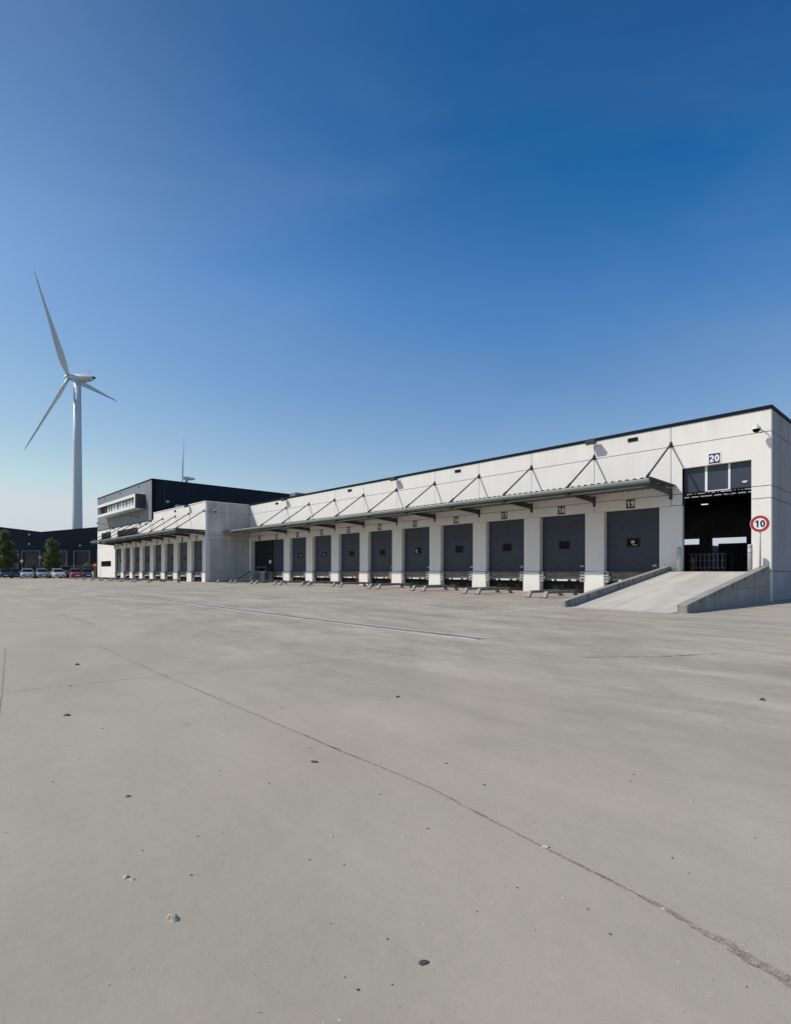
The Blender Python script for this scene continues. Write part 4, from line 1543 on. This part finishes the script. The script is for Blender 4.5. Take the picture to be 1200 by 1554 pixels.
def board_sign(px, py, w_, h_, t, label):
    p = dep(px, py, t)
    g0 = gz(p[0])
    root = empty('board_sign', (p[0], p[1], g0), YAW)
    tag(root, label, 'sign')
    zc = p[2] - g0
    MB().tube([(0, 0, 0), (0, 0, zc + h_ / 2)], 0.05, 8).build('post', 'steel', root)
    MB().box(-w_ / 2, w_ / 2, -0.08, -0.052, zc - h_ / 2, zc + h_ / 2).build('board', 'white', root, bevel=0.005)


board_sign(33.3, 851.5, 0.48, 0.36, 86, 'small white board sign on a thin post left of the second hall door')
board_sign(61.3, 845.8, 0.46, 0.16, 87, 'narrow white sign on a post just left of the bushy middle tree')


# ------------------------------------------------------------------ navy hall behind the car park
def hall():
    T = 96.0
    o0 = dep(63, 877, T)
    root = empty('navy_hall', (o0[0], o0[1], gz(o0[0])), YAW)
    tag(root, 'dark navy industrial hall with shallow V roofline behind the parked cars', 'industrial hall')
    u = lambda px: (px - 63) / F * T
    zz = lambda py: CZ - (py - HY) / F * T - gz(o0[0])
    fr = [(2, 28.5), (33, 61.5), (76, 102.5), (111.5, 137.2), (147, 173)]
    zt = zz(835.2)
    # facade under the V roofline, with the door openings left out
    m = MB()
    hs = [(u(a) + 0.25, u(b) - 0.25, -0.2, zt - 0.25) for a, b in fr]
    m.holes(u(-190), u(240), -0.2, zz(830), hs, 0, 0.3)
    m.prism([(u(-190), zz(830)), (u(240), zz(830)), (u(240), zz(793)), (u(63), zz(808.2)), (u(-190), zz(778))], 'y', 0, 0.3)
    m.build('front_wall', 'navy_clad', root)
    m = MB()
    m.box(u(-190), u(240), 0.31, 40, 0.0, zz(812))
    m.build('hall_body', 'navy_clad', root)
    c = MB()
    for a, b in (((-190, 778), (63, 808.2)), ((63, 808.2), (240, 793))):
        c.bar((u(a[0]), 0.12, zz(a[1]) + 0.06), (u(b[0]), 0.12, zz(b[1]) + 0.06), 0.5, 0.12)
    c.build('coping', 'coping', root)
    for a, b in fr:
        f = MB()
        f.box(u(a), u(a) + 0.24, -0.12, 0.1, -0.1, zt - 0.2).box(u(b) - 0.24, u(b), -0.12, 0.1, -0.1, zt - 0.2)
        f.box(u(a), u(b), -0.12, 0.1, zt - 0.198, zt)
        fo = f.build('door_frame', 'hall_frame', root, bevel=0.04)
        d = MB()
        for k in range(5):
            d.box(u(a) + 0.26, u(b) - 0.26, 0.18, 0.24, k * (zt - 0.3) / 5 + 0.012, (k + 1) * (zt - 0.3) / 5 - 0.012)
        d.build('door_leaf', 'door_hall', fo)
        MB().box(u(a) + 0.7, u(b) - 0.7, 0.14, 0.178, zt - 1.05, zt - 0.85).build('door_rail', 'steel', fo)
    for px, py in ((45.6, 811.5), (45.6, 825.7), (122.5, 828), (88, 827)):
        mm = MB().box(u(px) - 0.14, u(px) + 0.14, -0.3, -0.002, zz(py) - 0.12, zz(py) + 0.12)
        mm.build('wall_lamp', 'lamp_glass', root, bevel=0.03)


M['hall_frame'] = mat('grey_dock_shelter_frame', (0.15, 0.16, 0.175), 0.6, noise=[((1, 1, 1), 3, 0.12)])
M['door_hall'] = mat('dark_grey_hall_door', (0.045, 0.045, 0.052), 0.6, noise=[((0.6, 0.6, 0.6), 3, 0.15)])
hall()


# ------------------------------------------------------------------ trees and bushes
def leaf_cloud(m, c, rad, n, size, r, clumps):
    """leaf faces gathered round clump centres inside an ellipsoid-like crown"""
    cs = []
    for _ in range(clumps):
        while True:
            v = Vector((r.uniform(-1, 1), r.uniform(-1, 1), r.uniform(-1, 1)))
            if v.length < 1:
                break
        taper = 1.0 - 0.55 * max(0, v.z) - 0.15 * max(0, -v.z)
        cs.append((Vector((c[0] + v.x * rad[0] * taper, c[1] + v.y * rad[1] * taper, c[2] + v.z * rad[2])), r.uniform(0.24, 0.50)))
    for i in range(n):
        q, s = cs[i % clumps]
        d = Vector((r.gauss(0, 1), r.gauss(0, 1), r.gauss(0, 0.8))) * s * 0.55
        p = q + d
        if p.z < 0.05:
            continue
        a = Vector((r.gauss(0, 1), r.gauss(0, 1), r.gauss(0, 1))).normalized()
        b_ = a.orthogonal().normalized()
        sz = size * r.uniform(0.6, 1.3)
        k = len(m.v)
        m.v += [tuple(p + a * sz), tuple(p + b_ * sz * 0.5), tuple(p - a * sz), tuple(p - b_ * sz * 0.5)]
        m.face((k, k + 1, k + 2, k + 3))


def tree(px, t, top_py, width, label, seed, n=13000):
    r = random.Random(seed)
    p = dep(px, 877, t)
    g0 = gz(p[0])
    h = CZ - (top_py - HY) / F * t - g0
    root = empty('tree', (p[0], p[1], g0), YAW)
    tag(root, label, 'tree', 'trees in front of the navy hall')
    m = MB().tube([(0, 0, 0), (0.05, 0, h * 0.3), (-0.04, 0.03, h * 0.6), (0.02, 0, h * 0.9)], [0.14, 0.11, 0.07, 0.02], 10)
    for k in range(9):
        z = h * (0.2 + 0.07 * k)
        a = k * 2.4
        L_ = width * 0.42 * (1 - 0.08 * k)
        m.tube([(0, 0, z), (math.cos(a) * L_ * 0.6, math.sin(a) * L_ * 0.6, z + 0.5), (math.cos(a) * L_, math.sin(a) * L_, z + 1.0)], [0.05, 0.03, 0.01], 6)
    m.build('trunk', 'bark', root)
    m = MB()
    leaf_cloud(m, (0, 0, h * 0.47), (width / 2, width / 2, h * 0.42), n, 0.105, r, 75)
    leaf_cloud(m, (0, 0, h * 0.86), (width * 0.17, width * 0.17, h * 0.14), n // 6, 0.12, r, 10)
    m.build('crown', 'leaf', root, fix=False)


tree(7, 88, 806, 3.7, 'tall bushy green tree at the left edge in front of the navy hall', 11)
tree(79, 89, 819, 3.0, 'dense upright green tree in front of the navy hall behind the white car', 12)


def bush(px0, px1, t, top, label, seed):
    r = random.Random(seed)
    p = dep((px0 + px1) / 2, 877, t)
    wd = (px1 - px0) / F * t
    h = CZ - (top - HY) / F * t - gz(p[0])
    root = empty('bush', (p[0], p[1], gz(p[0])), YAW)
    tag(root, label, 'bush', 'low shrubs behind the parked cars')
    m = MB()
    for k in range(7):
        a = r.uniform(0, 6.28)
        m.tube([(r.uniform(-wd, wd) * 0.3, 0, 0), (r.uniform(-wd, wd) * 0.45, 0.2 * math.sin(a), h * 0.8)], [0.03, 0.01], 5)
    m.build('stem', 'bark', root)
    m = MB()
    leaf_cloud(m, (0, 0, h * 0.5), (wd / 2, 0.6, h * 0.5), 2600, 0.09, r, 26)
    m.build('foliage', 'leaf_light', root, fix=False)


bush(36, 54, 87, 853, 'dull green shrub behind the pale blue car', 21)
bush(52, 68, 87.5, 860, 'low yellow green shrub behind the silver car', 22)
bush(105, 122, 87.5, 857, 'thin brownish shrub behind the red car', 23)
bush(122, 142, 88, 854, 'loose shrub below the right hall door behind the dark green car', 24)


# ------------------------------------------------------------------ wind turbines
PITCH = 3.12


def turbine(hub_px, hub_py, T, theta, psi, label):
    hx = (hub_px - 600) / F * T
    hz = CZ - (hub_py - HY) / F * T
    tilt, cone, R_ = 0.098, 0.062, 42.7
    ah = Vector((-math.cos(psi), math.sin(psi), 0))
    ax = ah * math.cos(tilt) + Vector((0, 0, math.sin(tilt)))
    e = Vector((math.sin(psi), math.cos(psi), 0))
    up = Vector((0, 0, math.cos(tilt))) - ah * math.sin(tilt)
    hub = Vector((0, 0, hz))
    tw = hub - ah * 3.9
    bx = CX + RX * hx + DX * T
    by = CY + RY * hx + DY * T
    root = empty('wind_turbine', (bx, by, 0), YAW)
    tag(root, label, 'wind turbine', 'wind turbines behind the site')
    top = hz - 1.5
    MB().tube([(tw.x, tw.y, -0.5), (tw.x, tw.y, top * 0.33), (tw.x, tw.y, top * 0.66), (tw.x, tw.y, top)], [2.25, 2.05, 1.8, 1.5], 40).build('tower', 'turbine', root)
    # nacelle
    n = MB()
    side = ax.cross(Vector((0, 0, 1))).normalized()
    upn = side.cross(ax)
    rings = []
    for s_, w_, h_, dz in ((0.9, 0.9, 0.9, 0), (0.4, 1.35, 1.4, 0), (-1.5, 1.6, 1.75, 0.05), (-5.0, 1.65, 1.85, 0.05), (-8.2, 1.5, 1.5, 0.2), (-9.9, 1.05, 0.9, 0.45), (-10.4, 0.7, 0.5, 0.6)):
        c = hub + ax * (s_ - 1.3) + upn * dz
        rings.append([c + side * w_ * math.cos(a) + upn * h_ * math.sin(a) for a in [2 * math.pi * k / 20 for k in range(20)]])
    no = n.loft(rings, sm=True).build('nacelle', 'turbine', root)
    c = hub - ax * 11.6 + upn * 0.75
    rings = [[c + ax * q + side * w_ * math.cos(a) + upn * h_ * math.sin(a) for a in [2 * math.pi * k / 14 for k in range(14)]] for q, w_, h_ in ((0.3, 0.9, 0.6), (-0.6, 0.7, 0.45))]
    MB().loft(rings).build('rear_vent', 'turbine_dark', no)
    m = MB()
    q = hub - ax * 9.2 + upn * 1.7
    m.tube([q, q + upn * 1.9], 0.1, 6).tube([q + upn * 1.6 - side * 0.7, q + upn * 1.6 + side * 0.7], 0.08, 6).tube([q + upn * 1.9 - ax * 0.5, q + upn * 1.9 + ax * 0.3], 0.16, 6)
    m.build('wind_vane', 'turbine', no)
    # hub with spinner
    rings = []
    for s_, w_ in ((-0.6, 1.25), (0.5, 1.3), (1.4, 1.05), (2.1, 0.6), (2.4, 0.15)):
        rings.append([hub + ax * s_ + (side * math.cos(a) + upn * math.sin(a)) * w_ for a in [2 * math.pi * k / 20 for k in range(20)]])
    ho = MB().loft(rings, sm=True).build('hub', 'turbine', root)
    for k in range(3):
        a = theta + k * 2 * math.pi / 3
        d = (math.cos(a) * e + math.sin(a) * up)
        d = (d * math.cos(cone) + ax * math.sin(cone)).normalized()
        tang = ax.cross(d).normalized()
        nrm = d.cross(tang).normalized()
        b = MB()
        rings = []
        for s_, ch, th, tw_ in ((0.0, 1.7, 1.7, 0.0), (0.05, 1.8, 1.6, 0.3), (0.11, 2.9, 1.1, 0.30), (0.2, 3.5, 0.75, 0.27), (0.35, 2.8, 0.5, 0.33), (0.55, 1.8, 0.33, 0.25), (0.75, 1.25, 0.2, 0.18), (0.92, 0.75, 0.11, 0.13), (0.985, 0.4, 0.06, 0.1), (1.0, 0.12, 0.03, 0.1)):
            ctr = hub + d * (0.6 + (R_ - 0.6) * s_)
            t1 = tang * math.cos(PITCH - tw_) + nrm * math.sin(PITCH - tw_)
            n1 = nrm * math.cos(PITCH - tw_) - tang * math.sin(PITCH - tw_)
            ring = []
            for j in range(14):
                q = 2 * math.pi * j / 14
                x = math.cos(q)
                ring.append(ctr + t1 * (ch / 2 * x + ch * 0.12 * (1 if s_ > 0.04 else 0)) + n1 * (th / 2 * math.sin(q) * (0.75 - 0.25 * x if s_ > 0.04 else 1)))
            rings.append(ring)
        b.loft(rings, sm=True).build('blade', 'turbine', root)


turbine(104.9, 572.5, 246.5, 2.146, 0.054, 'large grey wind turbine with all three blades showing above the navy hall')
turbine(277.0, 725.0, 560, math.pi / 2 - 0.012, -0.33, 'distant wind turbine with only its hub and one upright blade above the office roof')


# ------------------------------------------------------------------ stones and crumbs on the yard
def stone(px, py, wpx, material, label, group=None, flat=0.45, seed=0, name='pebble'):
    r = random.Random(seed * 31 + int(px))
    p = gnd(px, py)
    t = F * (CZ - p[2]) / (py - HY)
    s = wpx / F * t / 2
    bm = bmesh.new()
    bmesh.ops.create_icosphere(bm, subdivisions=2, radius=1.0)
    ax = [Vector((r.gauss(0, 1), r.gauss(0, 1), r.gauss(0, 1))).normalized() for _ in range(7)]
    for v in bm.verts:
        k = 1.0
        for a in ax:
            q = v.co.dot(a)
            if q > 0.55:
                k *= 1 - 0.55 * (q - 0.55)
        v.co = Vector((v.co.x * k, v.co.y * k * r.uniform(0.68, 0.78), max(-0.25, v.co.z * k) * flat * 1.3)) * s * r.uniform(0.96, 1.04)
    me = bpy.data.meshes.new(name)
    bm.to_mesh(me)
    bm.free()
    me.materials.append(M[material])
    o = bpy.data.objects.new(name, me)
    o.location = (p[0], p[1], p[2] + s * 0.14 * flat)
    o.rotation_euler = (0, 0, YAW + r.uniform(-0.5, 0.5))
    COL.objects.link(o)
    tag(o, label, 'stone', group)


G = 'small stones scattered over the yard'
stone(262, 1397, 22, 'stone', 'pale crumbling lump of mortar on the near slab at the lower left', G, 0.6, 1, 'stone')
stone(191, 1332, 12, 'stone', 'pale little stone just behind the crumbling mortar lump', G, 0.5, 2, 'stone')
stone(200, 1336, 12, 'stone', 'flat pale chip touching the little stone behind the mortar lump', G, 0.3, 3, 'stone')
stone(643, 1462, 20, 'stone_dark', 'dark elongated stone nearest the lower edge, left of the long joint', G, 0.26, 4, 'stone')
stone(826, 1286, 17, 'stone', 'pale chip lying right on the long sandy joint', G, 0.3, 5, 'stone')
stone(1008, 1380, 9, 'stone', 'small pale pebble on the long joint where it begins to widen', G, 0.6, 6, 'stone')
stone(477, 1157, 13, 'stone_dark', 'flat dark stone left of the long joint in mid yard', G, 0.3, 7, 'stone')
stone(102, 1086, 12, 'stone_dark', 'flat dark stone at the left, below the crossing joint', G, 0.3, 8, 'stone')
stone(117, 1009.5, 8, 'stone_dark', 'small black chip at the left, above the crossing joint', G, 0.5, 9, 'stone')
stone(194, 1209, 11, 'stone_dark', 'dark thin chip on the left slab above the pale stones', G, 0.3, 10, 'stone')
stone(1157, 1063, 9, 'stone_dark', 'half dark pebble at the right edge of the yard', G, 0.6, 11, 'stone')
stone(604, 1058, 8, 'stone_dark', 'dark speck of stone in mid yard below the drain end', G, 0.4, 12, 'stone')
small = [(470, 1135), (427, 1075), (577, 1206), (617, 1252), (612, 1270), (649, 1258), (694, 1327), (677, 1159), (788, 1146), (819, 1165), (799, 1213), (812, 1248), (917, 1210), (970, 1069), (1080, 1078), (1075, 1117), (1140, 1138), (961, 1176), (956, 1186), (920, 1095), (1047, 1006), (214, 1174), (235, 1157), (12, 1222), (118, 1153), (80, 1187), (155, 1106), (502, 1402), (522, 1313), (528, 1269), (503, 1270), (226, 1468), (543, 1503), (595, 1495), (470, 1305), (58, 1045), (107, 1042), (6, 1085), (1119, 1234), (1050, 1218), (785, 1348), (760, 1339), (724, 1384), (812, 1412), (333, 1170), (830, 1062), (1024, 1010), (735, 1192), (540, 1225), (300, 1270), (410, 1340)]
for i, (px, py) in enumerate(small):
    dark = rnd.random() < 0.4
    stone(px, py, rnd.uniform(2.6, 5.6) * (0.8 + (py - 950) / 900), 'stone_dark' if dark else 'stone', 'tiny dark pebble lying loose on the bare concrete yard' if dark else 'tiny pale pebble lying loose on the bare concrete yard', 'tiny dark pebbles on the yard' if dark else 'tiny pale pebbles on the yard', rnd.uniform(0.25, 0.42), 40 + i)


def grit():
    """loose sand grains and chips, far too many to count, gathered along the joint"""
    r = random.Random(99)
    m = MB()
    joint = [p[:2] for p in s1]

    def chip(x, y, s_):
        b = len(m.v)
        z = gz(x)
        a0 = r.uniform(0, 6.28)
        ring = [(x + s_ * r.uniform(0.6, 1.1) * math.cos(a0 + k * 1.2566), y + s_ * r.uniform(0.5, 0.9) * math.sin(a0 + k * 1.2566), z - 0.0005) for k in range(5)]
        m.v += ring + [(x + r.uniform(-.3, .3) * s_, y + r.uniform(-.3, .3) * s_, z + s_ * r.uniform(0.3, 0.7))]
        mi = 0 if r.random() < 0.5 else 1
        for k in range(5):
            m.face((b + k, b + (k + 1) % 5, b + 5), mi)

    for _ in range(2600):
        t = 1.3 * math.exp(r.uniform(0, 2.2))
        k = r.uniform(-0.8, 0.8)
        x, y = CX + (DX + RX * k) * t, CY + (DY + RY * k) * t
        chip(x, y, r.uniform(0.0012, 0.0032) * (1 + (r.random() ** 12) * 2.2))
    for i in range(len(joint) - 1):
        a, b = Vector(joint[i]), Vector(joint[i + 1])
        n = int((b - a).length * 330)
        for _ in range(n):
            p = a + (b - a) * r.random()
            wide = 0.012 + 0.024 * max(0, min(1, (p.x - 4.9) / 0.45))
            chip(p.x, p.y + r.gauss(0, wide), r.uniform(0.0014, 0.0036))
    o = m.build('grit', ['stone', 'stone_dark'])
    tag(o, 'fine loose grit and sand grains over the near slab and along the long joint', 'grit', kind='stuff')


grit()
seam([(-3.84, -9.87), (-0.36, -9.87)], lambda x, y: 0.05, 51, 'expansion_joint', 0.006, 0.06, 0.4)
